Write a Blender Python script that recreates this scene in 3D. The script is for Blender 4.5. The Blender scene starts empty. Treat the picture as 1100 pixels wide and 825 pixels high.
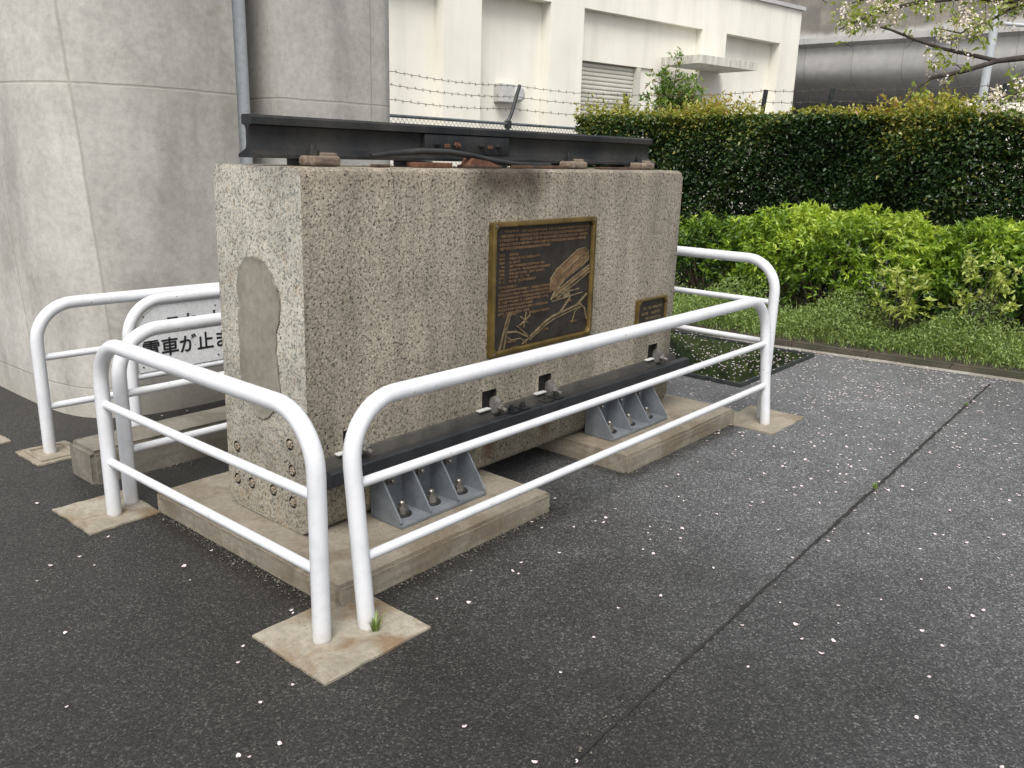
import bpy, bmesh, math, random
import numpy as np
from mathutils import Vector, Matrix
R = math.radians
sc = bpy.context.scene
col = sc.collection
# ------------------------------------------------------------------ camera
cam = bpy.data.cameras.new('camera'); camo = bpy.data.objects.new('camera', cam); col.objects.link(camo)
cr, cu, cf = Vector((.64728, -.76177, .02707)), Vector((.18245, .18931, .96482)), Vector((.74009, .61957, -.26152))
M = Matrix.Identity(4)
for i in range(3):
    M[i][0] = cr[i]; M[i][1] = cu[i]; M[i][2] = -cf[i]; M[i][3] = (-1.8225, -2.5089, 1.5499)[i]
camo.matrix_world = M
cam.sensor_width = 36; cam.lens = 906.729 / 1100 * 36; cam.clip_start = .05; cam.clip_end = 400
sc.camera = camo
# ------------------------------------------------------------------ light
SUN_EL, SUN_AZ = 56, 216          # azimuth of the sun in the xy-plane, from +X towards +Y
world = bpy.data.worlds.new('World'); sc.world = world; world.use_nodes = True
wt = world.node_tree; bg = wt.nodes['Background']
sky = wt.nodes.new('ShaderNodeTexSky'); sky.sky_type = 'NISHITA'; sky.sun_disc = False
sky.sun_elevation = R(SUN_EL); sky.sun_rotation = R(90 - SUN_AZ)
sky.air_density = 1.0; sky.dust_density = 4.0; sky.ozone_density = 1.0
hs = wt.nodes.new('ShaderNodeHueSaturation'); hs.inputs['Saturation'].default_value = .22
wt.links.new(sky.outputs[0], hs.inputs['Color']); wt.links.new(hs.outputs[0], bg.inputs[0])
bg.inputs[1].default_value = .122
sl = bpy.data.lights.new('sun', 'SUN'); sl.energy = 1.5; sl.angle = R(30); sl.color = (1, .96, .9)
so = bpy.data.objects.new('sun', sl); col.objects.link(so)
sd = Vector((math.cos(R(SUN_EL)) * math.cos(R(SUN_AZ)), math.cos(R(SUN_EL)) * math.sin(R(SUN_AZ)), math.sin(R(SUN_EL))))
so.rotation_euler = sd.to_track_quat('Z', 'Y').to_euler(); so.location = sd * 30
vs = sc.view_settings; vs.view_transform = 'Standard'; vs.look = 'None'; vs.gamma = 1; vs.use_curve_mapping = False
vs.exposure = .82
# ------------------------------------------------------------------ node helper
class NT:
    def __init__(s, name):
        s.m = bpy.data.materials.new(name); s.m.use_nodes = True; s.t = s.m.node_tree; s.n = s.t.nodes
        s.b = s.n['Principled BSDF']; s.b.inputs['Roughness'].default_value = .8; s._co = None
    def co(s):
        if s._co is None: s._co = s.n.new('ShaderNodeTexCoord').outputs['Object']
        return s._co
    def set(s, sock, v):
        if hasattr(v, 'is_linked') or isinstance(v, bpy.types.NodeSocket): s.t.links.new(v, sock)
        else: sock.default_value = v
    def math(s, op, a, b=0.0, c=None, clamp=False):
        n = s.n.new('ShaderNodeMath'); n.operation = op; n.use_clamp = clamp
        s.set(n.inputs[0], a); s.set(n.inputs[1], b)
        if c is not None: s.set(n.inputs[2], c)
        return n.outputs[0]
    def scale(s, v):
        n = s.n.new('ShaderNodeVectorMath'); n.operation = 'MULTIPLY'; s.t.links.new(s.co(), n.inputs[0]); n.inputs[1].default_value = v
        return n.outputs[0]
    def noise(s, sc_, det=3, vec=None, rough=.55, dist=0.):
        n = s.n.new('ShaderNodeTexNoise'); n.inputs['Scale'].default_value = sc_; n.inputs['Detail'].default_value = det
        n.inputs['Roughness'].default_value = rough; n.inputs['Distortion'].default_value = dist
        s.t.links.new(vec or s.co(), n.inputs['Vector']); return n.outputs[0]
    def vor(s, sc_, out='Distance', feat='F1', vec=None, rnd=1.0):
        n = s.n.new('ShaderNodeTexVoronoi'); n.feature = feat; n.inputs['Scale'].default_value = sc_
        n.inputs['Randomness'].default_value = rnd
        s.t.links.new(vec or s.co(), n.inputs['Vector']); return n.outputs[out]
    def ramp(s, f, stops, interp='LINEAR'):
        n = s.n.new('ShaderNodeValToRGB'); e = n.color_ramp; e.interpolation = interp
        while len(e.elements) < len(stops): e.elements.new(.5)
        for el, (p, c) in zip(e.elements, stops):
            el.position = p; el.color = (c, c, c, 1) if not isinstance(c, tuple) else c + (1,)
        s.t.links.new(f, n.inputs[0]); return n.outputs[0]
    def mix(s, f, a, b, mode='MIX'):
        n = s.n.new('ShaderNodeMix'); n.data_type = 'RGBA'; n.blend_type = mode
        s.set(n.inputs[0], f)
        for k, v in ((6, a), (7, b)):
            if isinstance(v, (int, float)): v = (v, v, v)
            if isinstance(v, tuple): v = v + (1,) if len(v) == 3 else v
            s.set(n.inputs[k], v)
        return n.outputs[2]
    def xyz(s, vec=None):
        n = s.n.new('ShaderNodeSeparateXYZ'); s.t.links.new(vec or s.co(), n.inputs[0]); return n.outputs
    def step(s, v, lo, hi):
        n = s.n.new('ShaderNodeMapRange'); n.interpolation_type = 'SMOOTHSTEP'; s.set(n.inputs[0], v)
        n.inputs[1].default_value = lo; n.inputs[2].default_value = hi; return n.outputs[0]
    def band(s, v, c, w, soft):           # 1 inside |v-c|<w
        a = s.math('ABSOLUTE', s.math('SUBTRACT', v, c)); return s.math('SUBTRACT', 1.0, s.step(a, w, w + soft))
    def bump(s, h, strength=.3, dist=.01, prev=None):
        n = s.n.new('ShaderNodeBump'); n.inputs['Strength'].default_value = strength; n.inputs['Distance'].default_value = dist
        s.t.links.new(h, n.inputs['Height'])
        if prev: s.t.links.new(prev, n.inputs['Normal'])
        return n.outputs[0]
    def out(s, color, rough=None, normal=None, metal=None, spec=None):
        s.set(s.b.inputs['Base Color'], color if not isinstance(color, tuple) else color + (1,))
        if rough is not None: s.set(s.b.inputs['Roughness'], rough)
        if normal is not None: s.set(s.b.inputs['Normal'], normal)
        if metal is not None: s.set(s.b.inputs['Metallic'], metal)
        if spec is not None: s.set(s.b.inputs['Specular IOR Level'], spec)
        return s.m
def muls(s, a, b): return s.mix(1.0, a, b, 'MULTIPLY')
# ------------------------------------------------------------------ materials
MAT = {}
def mk_asphalt():
    s = NT('asphalt'); p = s.xyz()
    v = s.vor(165, 'Color'); x = s.xyz(v)[0]
    agg = s.ramp(x, [(0, .015), (.4, .029), (.72, .046), (.9, .072), (1, .14)])
    fine = s.noise(420, 2); big = s.noise(.7, 4); mid = s.noise(5, 4)
    c = s.mix(s.math('MULTIPLY', fine, .45), agg, .03)
    c = muls(s, c, s.ramp(big, [(.3, .84), (.55, 1.0), (.72, 1.16)])); c = muls(s, c, s.ramp(mid, [(.3, .86), (.7, 1.12)]))
    # painted tone: damp and shade near block and pier, drier and sky-lit pavement beyond
    q = s.math('ADD', s.math('MULTIPLY', p[0], .34), s.math('MULTIPLY', p[1], -.10))
    q = s.math('ADD', q, s.math('MULTIPLY_ADD', s.noise(.9, 5, rough=.6), .9, -.45))
    q = s.math('ADD', q, s.math('MULTIPLY_ADD', s.noise(4, 4, rough=.6), .25, -.125))
    dry_lit = s.step(q, -.05, 1.2)
    c = muls(s, c, s.mix(dry_lit, (.66, .625, .575), (2.95, 3.0, 3.08)))
    for x0_, x1_, y0_, y1_ in ((-.184, 1.024, -.38, .884), (1.651, 2.864, -.38, .884)):  # dark band round each slab: damp grime with contact shadow painted in
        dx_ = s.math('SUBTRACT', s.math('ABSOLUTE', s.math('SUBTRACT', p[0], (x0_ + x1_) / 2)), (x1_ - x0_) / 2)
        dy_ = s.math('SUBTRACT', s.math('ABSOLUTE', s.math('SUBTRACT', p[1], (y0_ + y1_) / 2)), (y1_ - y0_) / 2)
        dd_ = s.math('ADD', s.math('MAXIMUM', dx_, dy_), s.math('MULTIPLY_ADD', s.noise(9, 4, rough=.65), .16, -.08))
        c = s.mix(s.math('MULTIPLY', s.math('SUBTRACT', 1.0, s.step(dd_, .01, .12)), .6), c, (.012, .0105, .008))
    lane = s.math('SUBTRACT', 1.0, s.step(s.math('SUBTRACT', p[1], s.math('MULTIPLY', p[0], .0205)), -1.435, -1.425))
    c = muls(s, c, s.mix(lane, 1.0, (.9, .9, .9)))
    spot = s.ramp(s.vor(7, 'Distance'), [(.03, .5), (.06, 1)]); c = muls(s, c, s.mix(.6, 1.0, spot))
    rough = s.math('MULTIPLY_ADD', dry_lit, .12, .47)
    h = s.math('ADD', s.math('MULTIPLY', s.vor(165), -1.), s.math('MULTIPLY', fine, .4))
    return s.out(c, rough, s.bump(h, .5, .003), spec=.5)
def mk_pier():
    s = NT('pier_concrete'); p = s.xyz()
    st = s.scale((1, 1, .22))
    c = s.ramp(s.noise(2.2, 7, rough=.72), [(.3, (.36, .345, .312)), (.5, (.43, .415, .383)), (.7, (.485, .47, .437))])
    c = muls(s, c, s.ramp(s.noise(3.5, 5, st), [(.33, .74), (.55, 1.), (.7, 1.07)]))
    c = muls(s, c, s.ramp(s.noise(26, 5, rough=.75), [(.3, .8), (.6, 1.04)])); c = muls(s, c, s.ramp(s.noise(6, 5, s.scale((1, 1, 1.6)), rough=.7, dist=.4), [(.34, .95), (.55, 1.01)]))
    jx = s.math('ADD', p[0], s.math('MULTIPLY', p[2], .05))
    right = s.step(jx, .335, .345); low = s.math('SUBTRACT', 1.0, s.step(p[2], 1.85, 1.86))
    c = muls(s, c, s.mix(right, 1.03, s.mix(low, .98, .90)))
    wob = s.math('MULTIPLY_ADD', s.noise(3, 3), .02, -.01)
    hz = s.band(s.math('ADD', p[2], wob), 1.856, .003, .006)
    hz3 = s.band(s.math('ADD', p[2], wob), .18, .002, .004)
    vx = s.math('MULTIPLY', s.band(s.math('ADD', jx, wob), .34, .0025, .006), s.math('SUBTRACT', 1.0, s.step(p[1], 2.5, 2.55)))
    vy = s.math('MULTIPLY', s.band(s.math('SUBTRACT', p[1], s.math('MULTIPLY', p[2], .1)), 2.84, .003, .006), s.math('SUBTRACT', 1.0, s.step(p[0], .3, .4)))
    v2 = s.math('MULTIPLY', s.band(p[0], 2.225, .002, .005), s.math('SUBTRACT', 1.0, s.step(p[1], 2.6, 2.7)))
    ln = s.math('MAXIMUM', s.math('MAXIMUM', hz, vx), s.math('MAXIMUM', s.math('MAXIMUM', vy, hz3), v2))
    c = s.mix(s.math('MULTIPLY', ln, .5), c, (.23, .21, .17))
    lt = s.band(p[2], 1.84, .02, .06); c = s.mix(s.math('MULTIPLY', s.math('MULTIPLY', lt, s.noise(7, 3)), .25), c, (.5, .48, .43))
    bug = s.ramp(s.vor(9, 'Distance'), [(.03, .35), (.06, 1)]); bugm = s.ramp(s.noise(2.5, 2), [(.52, 0), (.6, 1)])
    c = s.mix(s.math('MULTIPLY', bugm, .9), c, muls(s, c, bug))
    rust = s.ramp(s.vor(2.6, 'Distance'), [(.03, 1), (.10, 0)])
    c = s.mix(s.math('MULTIPLY', rust, .3), c, (.25, .21, .13))
    basez = s.math('SUBTRACT', 1.0, s.step(s.math('ADD', p[2], s.math('MULTIPLY', s.noise(4, 4), .12)), .05, .3))
    c = s.mix(s.math('MULTIPLY', basez, .4), c, (.32, .29, .23))
    h = s.math('SUBTRACT', s.math('MULTIPLY', s.noise(40, 4), .3), ln)
    return s.out(c, .85, s.bump(h, .35, .006))
def mk_front():      # washed long faces of the girder: small dark pits, weathered
    s = NT('washed_aggregate_concrete'); p = s.xyz()
    v = s.vor(128, 'Color'); xr = s.xyz(v)
    base = s.ramp(xr[0], [(0, (.03, .028, .026)), (.09, (.08, .07, .058)), (.15, (.21, .187, .152)), (.7, (.305, .277, .228)), (1, (.43, .4, .335))])
    v2 = s.vor(190, 'Color'); b2 = s.ramp(s.xyz(v2)[1], [(0, (.05, .045, .04)), (.12, (.2, .18, .15)), (1, (.38, .345, .285))])
    c = s.mix(.45, base, b2)
    pits = s.ramp(s.noise(80, 3, rough=.62), [(.365, .08), (.43, 1)])
    c = muls(s, c, pits)
    st = s.scale((1, 1, .13))
    grime = s.ramp(s.noise(6, 6, st, rough=.65), [(.33, .66), (.6, 1.02)])
    c = muls(s, c, (.97, .95, .895)); c = muls(s, c, grime); c = muls(s, c, s.ramp(s.noise(1.6, 3), [(.35, .86), (.65, 1.1)]))
    # water stain from the rail joint, with a shape of its own
    nz = s.math('MULTIPLY_ADD', s.noise(7, 4), .24, -.12)
    sx = s.band(s.math('ADD', p[0], nz), 1.14, .14, .2); sz = s.step(s.math('ADD', p[2], nz), 1.27, 1.44)
    c = s.mix(s.math('MULTIPLY', s.math('MULTIPLY', sx, sz), .9), c, muls(s, c, (.2, .165, .14)))
    sz2 = s.step(s.math('ADD', p[2], s.math('MULTIPLY', nz, .5)), 1.36, 1.46)
    c = s.mix(s.math('MULTIPLY', sz2, .25), c, muls(s, c, (.8, .7, .62)))
    # rust runs under two of the pockets
    for x0 in (1.02, 1.44):
        m = s.math('MULTIPLY', s.band(s.math('ADD', p[0], s.math('MULTIPLY', nz, .25)), x0, .012, .05), s.math('SUBTRACT', 1.0, s.step(p[2], .3, .34)))
        m = s.math('MULTIPLY', m, s.step(s.math('ADD', p[2], s.math('MULTIPLY', nz, .5)), .1, .24))
        c = s.mix(s.math('MULTIPLY', m, .8), c, (.10, .045, .02))
    # algae and grime along the foot
    ft = s.math('SUBTRACT', 1.0, s.step(s.math('ADD', p[2], nz), .1, .42))
    c = s.mix(s.math('MULTIPLY', ft, .45), c, muls(s, c, (.6, .56, .46)))
    h = s.math('MULTIPLY', s.vor(128), -1.)
    h = s.math('ADD', h, s.math('MULTIPLY', s.noise(75, 3, rough=.6), 1.2))
    return s.out(c, .88, s.bump(h, .32, .004))
def mk_end():        # sawn end: pale mortar, cut pebbles of every colour
    s = NT('cut_aggregate_concrete'); p = s.xyz()
    wv = s.n.new('ShaderNodeVectorMath'); wv.operation = 'ADD'
    s.t.links.new(s.co(), wv.inputs[0])
    nn = s.n.new('ShaderNodeTexNoise'); nn.inputs['Scale'].default_value = 14
    sc2 = s.n.new('ShaderNodeVectorMath'); sc2.operation = 'SCALE'; s.t.links.new(s.co(), nn.inputs['Vector']); s.t.links.new(nn.outputs['Color'], sc2.inputs[0]); sc2.inputs['Scale'].default_value = .03
    s.t.links.new(sc2.outputs[0], wv.inputs[1]); w = wv.outputs[0]
    v = s.xyz(s.vor(100, 'Color', vec=w))
    peb = s.ramp(v[0], [(0, (.16, .165, .16)), (.2, (.36, .355, .33)), (.4, (.48, .455, .4)), (.6, (.3, .285, .245)), (.74, (.33, .27, .2)), (.86, (.5, .48, .43)), (1, (.19, .19, .19))], 'CONSTANT')
    edge = s.vor(100, 'Distance', 'DISTANCE_TO_EDGE', vec=w)
    mort = s.ramp(s.noise(120, 3), [(.3, (.37, .345, .285)), (.7, (.53, .50, .425))])
    isp = s.math('MULTIPLY', s.step(edge, .06, .12), s.step(v[1], .14, .16))
    c = s.mix(isp, mort, s.mix(.2, peb, (.40, .375, .32)))
    v2 = s.xyz(s.vor(130, 'Color', vec=w)); sm = s.ramp(v2[0], [(0, .12), (.16, .55), (.3, 1.0), (1, 1.1)])
    c = muls(s, c, s.mix(isp, sm, 1.0))
    c = muls(s, c, s.ramp(s.noise(3.5, 4), [(.33, .78), (.65, 1.1)])); c = muls(s, c, s.ramp(s.noise(5, 5, s.scale((1, 1, .15))), [(.35, .8), (.6, 1.03)]))
    gz = s.math('SUBTRACT', 1.0, s.step(s.math('ADD', p[2], s.math('MULTIPLY', s.noise(5, 4), .3)), .35, .85))
    c = s.mix(s.math('MULTIPLY', gz, .6), c, muls(s, c, (.68, .63, .53)))
    rs = s.ramp(s.noise(8, 3), [(.62, 0), (.72, 1)])
    c = s.mix(s.math('MULTIPLY', rs, .35), c, muls(s, c, (1.0, .72, .45)))
    h = s.math('ADD', s.math('MULTIPLY', isp, .3), s.noise(90, 3))
    return s.out(c, .85, s.bump(h, .4, .004))
def mk_plain(name, c1, c2, scale=8, rough=.85, bump=.3, fine=60, bd=.004, metal=0., streak=None, spec=.5):
    s = NT(name)
    c = s.ramp(s.noise(scale, 5, s.scale(streak) if streak else None), [(.32, c1), (.68, c2)])
    c = muls(s, c, s.ramp(s.noise(fine, 4, rough=.7), [(.3, .82), (.65, 1.08)]))
    return s.out(c, rough, s.bump(s.noise(fine, 4), bump, bd) if bump else None, metal, spec)
def mk_slab(name, c1, c2, stain, k=2.6):
    s = NT(name)
    c = s.ramp(s.noise(4, 5), [(.3, c1), (.7, c2)])
    c = s.mix(s.math('MULTIPLY', s.ramp(s.noise(k, 5, dist=.6), [(.45, 0), (.62, 1)]), .8), c, stain)
    c = muls(s, c, s.ramp(s.noise(45, 5, rough=.7), [(.3, .75), (.62, 1.06)]))
    sp = s.ramp(s.vor(40, 'Distance'), [(.08, .3), (.16, 1)]); spm = s.ramp(s.noise(9, 2), [(.5, 0), (.58, 1)])
    c = s.mix(spm, c, muls(s, c, sp))
    return s.out(c, .85, s.bump(s.noise(70, 4), .35, .004))
def mk_white():
    s = NT('white_paint')
    c = s.ramp(s.noise(5, 3), [(.3, (.57, .585, .61)), (.7, (.64, .652, .67))])
    chip = s.math('MULTIPLY', s.ramp(s.vor(26, 'Distance'), [(.10, 1), (.14, 0)]), s.ramp(s.noise(2.6, 2), [(.5, 0), (.54, 1)]))
    chip = s.math('MULTIPLY', chip, s.ramp(s.noise(60, 2), [(.42, 0), (.5, 1)]))
    c = s.mix(s.math('MULTIPLY', chip, .8), c, (.2, .19, .17))
    p = s.xyz(); low = s.math('SUBTRACT', 1.0, s.step(s.math('ADD', p[2], s.math('MULTIPLY', s.noise(9, 3), .1)), .03, .16))
    c = s.mix(s.math('MULTIPLY', low, .4), c, (.46, .41, .32))
    ft = s.math('SUBTRACT', 1.0, s.step(s.math('ADD', p[2], s.math('MULTIPLY', s.noise(40, 3), .02)), .012, .03)); c = s.mix(s.math('MULTIPLY', ft, .7), c, (.2, .12, .07))
    c = muls(s, c, s.ramp(s.noise(14, 5, rough=.7), [(.3, .9), (.55, 1.0)]))
    return s.out(c, .32, s.bump(s.noise(18, 2), .03, .003), spec=.45)
def mk_leaf(name, stops, rough=.45, trans=.25, spec=.5):
    s = NT(name)
    a = s.n.new('ShaderNodeAttribute'); a.attribute_name = 'tone'
    c = s.ramp(a.outputs['Fac'], stops)
    s.out(c, rough, spec=spec)
    t = s.n.new('ShaderNodeBsdfTranslucent'); mx = s.n.new('ShaderNodeMixShader'); mx.inputs[0].default_value = trans
    c2 = muls(s, c, (1.4, 1.35, .6)); s.t.links.new(c2, t.inputs[0])
    s.t.links.new(s.b.outputs[0], mx.inputs[1]); s.t.links.new(t.outputs[0], mx.inputs[2])
    s.t.links.new(mx.outputs[0], s.n['Material Output'].inputs[0])
    return s.m
def mk_wall():
    s = NT('cream_wall')
    c = s.ramp(s.noise(1.2, 5), [(.3, (.73, .705, .62)), (.7, (.8, .78, .7))])
    c = muls(s, c, s.ramp(s.noise(3, 5, s.scale((1, 1, .08))), [(.3, .9), (.55, 1.0)]))
    c = muls(s, c, s.ramp(s.noise(60, 3), [(.3, .95), (.6, 1.0)]))
    p = s.xyz(); dr = s.math('MULTIPLY', s.step(s.math('ADD', p[2], s.math('MULTIPLY', s.noise(9, 3, s.scale((1, 1, .05))), 1.2)), 4.9, 5.9), s.ramp(s.noise(16, 4, s.scale((1, 1, .03))), [(.45, 0), (.62, 1)]))
    c = s.mix(s.math('MULTIPLY', dr, .25), c, (.42, .4, .34))
    return s.out(c, .8, s.bump(s.noise(50, 3), .15, .006))
def mk_viaduct():
    s = NT('viaduct_concrete'); p = s.xyz()
    c = s.ramp(s.noise(1.3, 6, s.scale((1, 1, .25))), [(.3, (.38, .372, .355)), (.7, (.47, .46, .44))])
    c = muls(s, c, s.ramp(s.noise(6, 5), [(.3, .85), (.7, 1.05)]))
    j = s.math('ABSOLUTE', s.math('SUBTRACT', s.math('FRACT', s.math('MULTIPLY', p[1], .8)), .5))
    c = muls(s, c, s.ramp(j, [(0, .62), (.014, 1)]))
    up = s.step(s.math('ADD', p[2], s.math('MULTIPLY', s.noise(1.5, 4), .5)), 5.1, 5.3)
    c = s.mix(s.math('MULTIPLY', up, .8), c, muls(s, s.ramp(s.noise(2.4, 5), [(.45, (.10, .086, .07)), (.68, (.22, .19, .155))]), .9))
    return s.out(c, .9)
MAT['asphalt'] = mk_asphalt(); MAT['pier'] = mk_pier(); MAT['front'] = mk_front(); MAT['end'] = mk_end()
MAT['slab'] = mk_slab('slab_concrete', (.22, .195, .15), (.34, .3, .235), (.17, .135, .09), 4.)
MAT['pad'] = mk_slab('pad_concrete', (.2, .175, .13), (.36, .33, .27), (.17, .105, .05), 6.)
MAT['mortar'] = mk_plain('mortar', (.17, .155, .125), (.25, .232, .195), 5, .8, .2, 40)
MAT['mortar_rim'] = mk_plain('mortar_rim', (.07, .062, .05), (.2, .185, .15), 30, .9, .2, 40)
MAT['white'] = mk_white()
MAT['railblack'] = mk_plain('tarred_steel', (.008, .010, .013), (.042, .04, .036), 5, .45, .35, 38, .004, .2, (1, 1, .6))
MAT['railgrime'] = mk_plain('grimy_steel', (.018, .017, .015), (.06, .056, .048), 7, .8, .4, 45, .004)
MAT['navy'] = mk_plain('navy_paint', (.008, .009, .011), (.022, .024, .028), 9, .42, .2, 60, .002)
MAT['galv'] = mk_plain('grey_steel_paint', (.13, .145, .16), (.21, .225, .24), 9, .5, .12, 70, .002, .15)
MAT['bolt'] = mk_plain('bolt_metal', (.2, .185, .165), (.36, .345, .32), 30, .42, .1, 90, .001, .8)
MAT['bolt_dull'] = mk_plain('dull_bolt', (.10, .095, .088), (.2, .19, .175), 30, .6, .2, 90, .001, .3)
MAT['rust'] = mk_plain('rust', (.06, .026, .015), (.15, .066, .035), 25, .9, .5, 90, .002)
MAT['darkrust'] = mk_plain('dark_rust', (.03, .02, .016), (.1, .05, .03), 22, .85, .5, 90, .002)
MAT['wood'] = mk_plain('weathered_clip', (.09, .065, .045), (.23, .18, .135), 16, .85, .5, 80, .003, 0., (1, 4, 4))
MAT['anchor'] = mk_plain('rusty_anchor', (.24, .185, .13), (.46, .4, .31), 60, .8, .7, 140, .003, .2)
MAT['hole'] = mk_plain('near_black', (.012, .011, .01), (.03, .028, .025), 12, .9, .2)  # near-black colour shared by pocket linings, screws, packing and viaduct backing
MAT['brass'] = mk_plain('brass_frame', (.10, .07, .022), (.2, .14, .045), 12, .5, .15, 60, .001, .65)
MAT['plate'] = mk_plain('dark_plate', (.022, .017, .014), (.048, .04, .034), 18, .42, .4, 90, .001, .35)
MAT['relief'] = mk_plain('bronze_relief', (.15, .085, .045), (.3, .2, .11), 30, .5, .3, 120, .001, .5)
MAT['relief2'] = mk_plain('bronze_picture', (.15, .11, .06), (.3, .24, .145), 30, .5, .3, 120, .001, .5)
MAT['signwhite'] = mk_plain('sign_panel', (.62, .63, .64), (.7, .71, .72), 4, .45, 0)
MAT['ink'] = mk_plain('black_lettering', (.012, .012, .014), (.02, .02, .022), 20, .5, 0)
MAT['wall'] = mk_wall()
MAT['cap'] = mk_plain('roof_cap', (.4, .4, .4), (.5, .5, .49), 4, .6, .1)
MAT['shutter'] = mk_plain('shutter_paint', (.5, .485, .42), (.58, .565, .5), 3, .5, 0)
MAT['greybox'] = mk_plain('grey_box', (.42, .42, .4), (.55, .55, .53), 6, .5, 0)
MAT['canopy'] = mk_plain('canopy_edge', (.38, .36, .31), (.66, .64, .58), 11, .8, .2, 40, .004, 0., (1, 1, .2))
MAT['via'] = mk_viaduct()
MAT['pipe'] = mk_plain('grey_pipe', (.36, .385, .4), (.45, .475, .49), 3, .45, .05, 40, .002, 0., (1, 1, .1))
MAT['fence'] = mk_plain('fence_steel', (.09, .11, .125), (.17, .195, .21), 20, .6, .2, 80, .002, .3)
MAT['post'] = mk_plain('dark_post', (.02, .025, .025), (.05, .055, .055), 20, .55, .2, 80, .002, .3)
MAT['wire'] = mk_plain('wire', (.1, .095, .085), (.2, .19, .17), 20, .6, 0, metal=.4)
MAT['barb'] = mk_plain('rusty_wire', (.05, .04, .035), (.12, .09, .07), 20, .8, 0)
MAT['soil'] = mk_plain('soil', (.022, .017, .012), (.06, .046, .03), 5, .95, .8, 40, .02)
MAT['kerb'] = mk_slab('kerb_stone', (.035, .03, .022), (.085, .07, .05), (.04, .045, .02))
MAT['footing'] = mk_slab('grey_footing', (.13, .118, .095), (.22, .2, .165), (.1, .09, .07))
MAT['gutter'] = mk_slab('gutter_concrete', (.2, .19, .17), (.32, .305, .27), (.2, .17, .13))
MAT['steelplate'] = mk_plain('wet_black_plate', (.006, .007, .007), (.016, .017, .016), 3, .07, .03, 30, .002)
MAT['seam'] = mk_plain('seam_tar', (.008, .008, .008), (.02, .02, .018), 15, .9, .5, 80, .004)
MAT['bark'] = mk_plain('bark', (.02, .016, .013), (.06, .047, .037), 14, .9, .8, 60, .006, 0., (1, 1, .3))
MAT['twig'] = mk_plain('twig_bark', (.035, .024, .016), (.085, .06, .04), 14, .9, .4, 60)
MAT['petal'] = mk_plain('petal', (.56, .47, .465), (.76, .675, .665), 25, .6, 0)
MAT['hedge'] = mk_leaf('hedge_leaf', [(0, (.010, .023, .008)), (.45, (.025, .06, .017)), (.72, (.05, .095, .022)), (.88, (.12, .15, .03)), (1, (.26, .24, .05))], .42, .22, .45)
MAT['hedgetop'] = mk_leaf('young_hedge_leaf', [(0, (.05, .085, .018)), (.4, (.17, .22, .035)), (.75, (.34, .34, .06)), (.95, (.42, .33, .09)), (1, (.36, .19, .08))], .4, .35)
MAT['azalea'] = mk_leaf('azalea_leaf', [(0, (.01, .03, .007)), (.33, (.055, .12, .016)), (.66, (.22, .35, .036)), (1, (.48, .60, .09))], .42, .35)
MAT['shrub'] = mk_leaf('shrub_leaf', [(0, (.14, .2, .04)), (.5, (.36, .43, .09)), (1, (.55, .58, .2))], .42, .35)
MAT['grass'] = mk_leaf('grass_blade', [(0, (.06, .11, .025)), (.5, (.18, .265, .07)), (.85, (.30, .39, .12)), (1, (.38, .37, .18))], .5, .35)
MAT['sapling'] = mk_leaf('sapling_leaf', [(0, (.05, .11, .02)), (.6, (.15, .25, .045)), (.9, (.25, .3, .07)), (1, (.22, .09, .05))], .4, .35)
MAT['cherry'] = mk_leaf('cherry_leaf', [(0, (.12, .18, .03)), (.5, (.25, .32, .06)), (1, (.38, .4, .13))], .45, .45)
MAT['blossom'] = mk_leaf('blossom', [(0, (.6, .5, .5)), (.5, (.78, .7, .69)), (1, (.85, .8, .79))], .6, .3)
# ------------------------------------------------------------------ mesh helpers
def tag(o, label=None, cat=None, group=None, kind=None):
    if label: o['label'] = label
    if cat: o['category'] = cat
    if group: o['group'] = group
    if kind: o['kind'] = kind
    return o
def empty(name, label, cat, loc=(0, 0, 0), group=None):
    o = bpy.data.objects.new(name, None); col.objects.link(o); o.location = loc; o.empty_display_size = .1
    return tag(o, label, cat, group)
def obj(name, bm, mats, parent=None, smooth=True, label=None, loc=None):
    me = bpy.data.meshes.new(name); bm.normal_update(); bm.to_mesh(me); bm.free()
    for m in (mats if isinstance(mats, (list, tuple)) else [mats]): me.materials.append(MAT[m])
    if smooth:
        me.polygons.foreach_set('use_smooth', [True] * len(me.polygons)); me.set_sharp_from_angle(angle=R(35))
    o = bpy.data.objects.new(name, me); col.objects.link(o)
    if loc: o.location = loc
    if parent: o.parent = parent
    if label: o['label'] = label
    return o
def box(bm, x0, x1, y0, y1, z0, z1, bev=0., seg=2, mi=0):
    vs_ = [bm.verts.new((x, y, z)) for x in (x0, x1) for y in (y0, y1) for z in (z0, z1)]
    fs = [bm.faces.new([vs_[i] for i in f]) for f in ((0, 1, 3, 2), (4, 6, 7, 5), (0, 4, 5, 1), (2, 3, 7, 6), (0, 2, 6, 4), (1, 5, 7, 3))]
    for f in fs: f.material_index = mi
    if bev:
        es = list({e for f in fs for e in f.edges})
        bmesh.ops.bevel(bm, geom=es, offset=bev, segments=seg, affect='EDGES', profile=.6)
    return vs_
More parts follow.
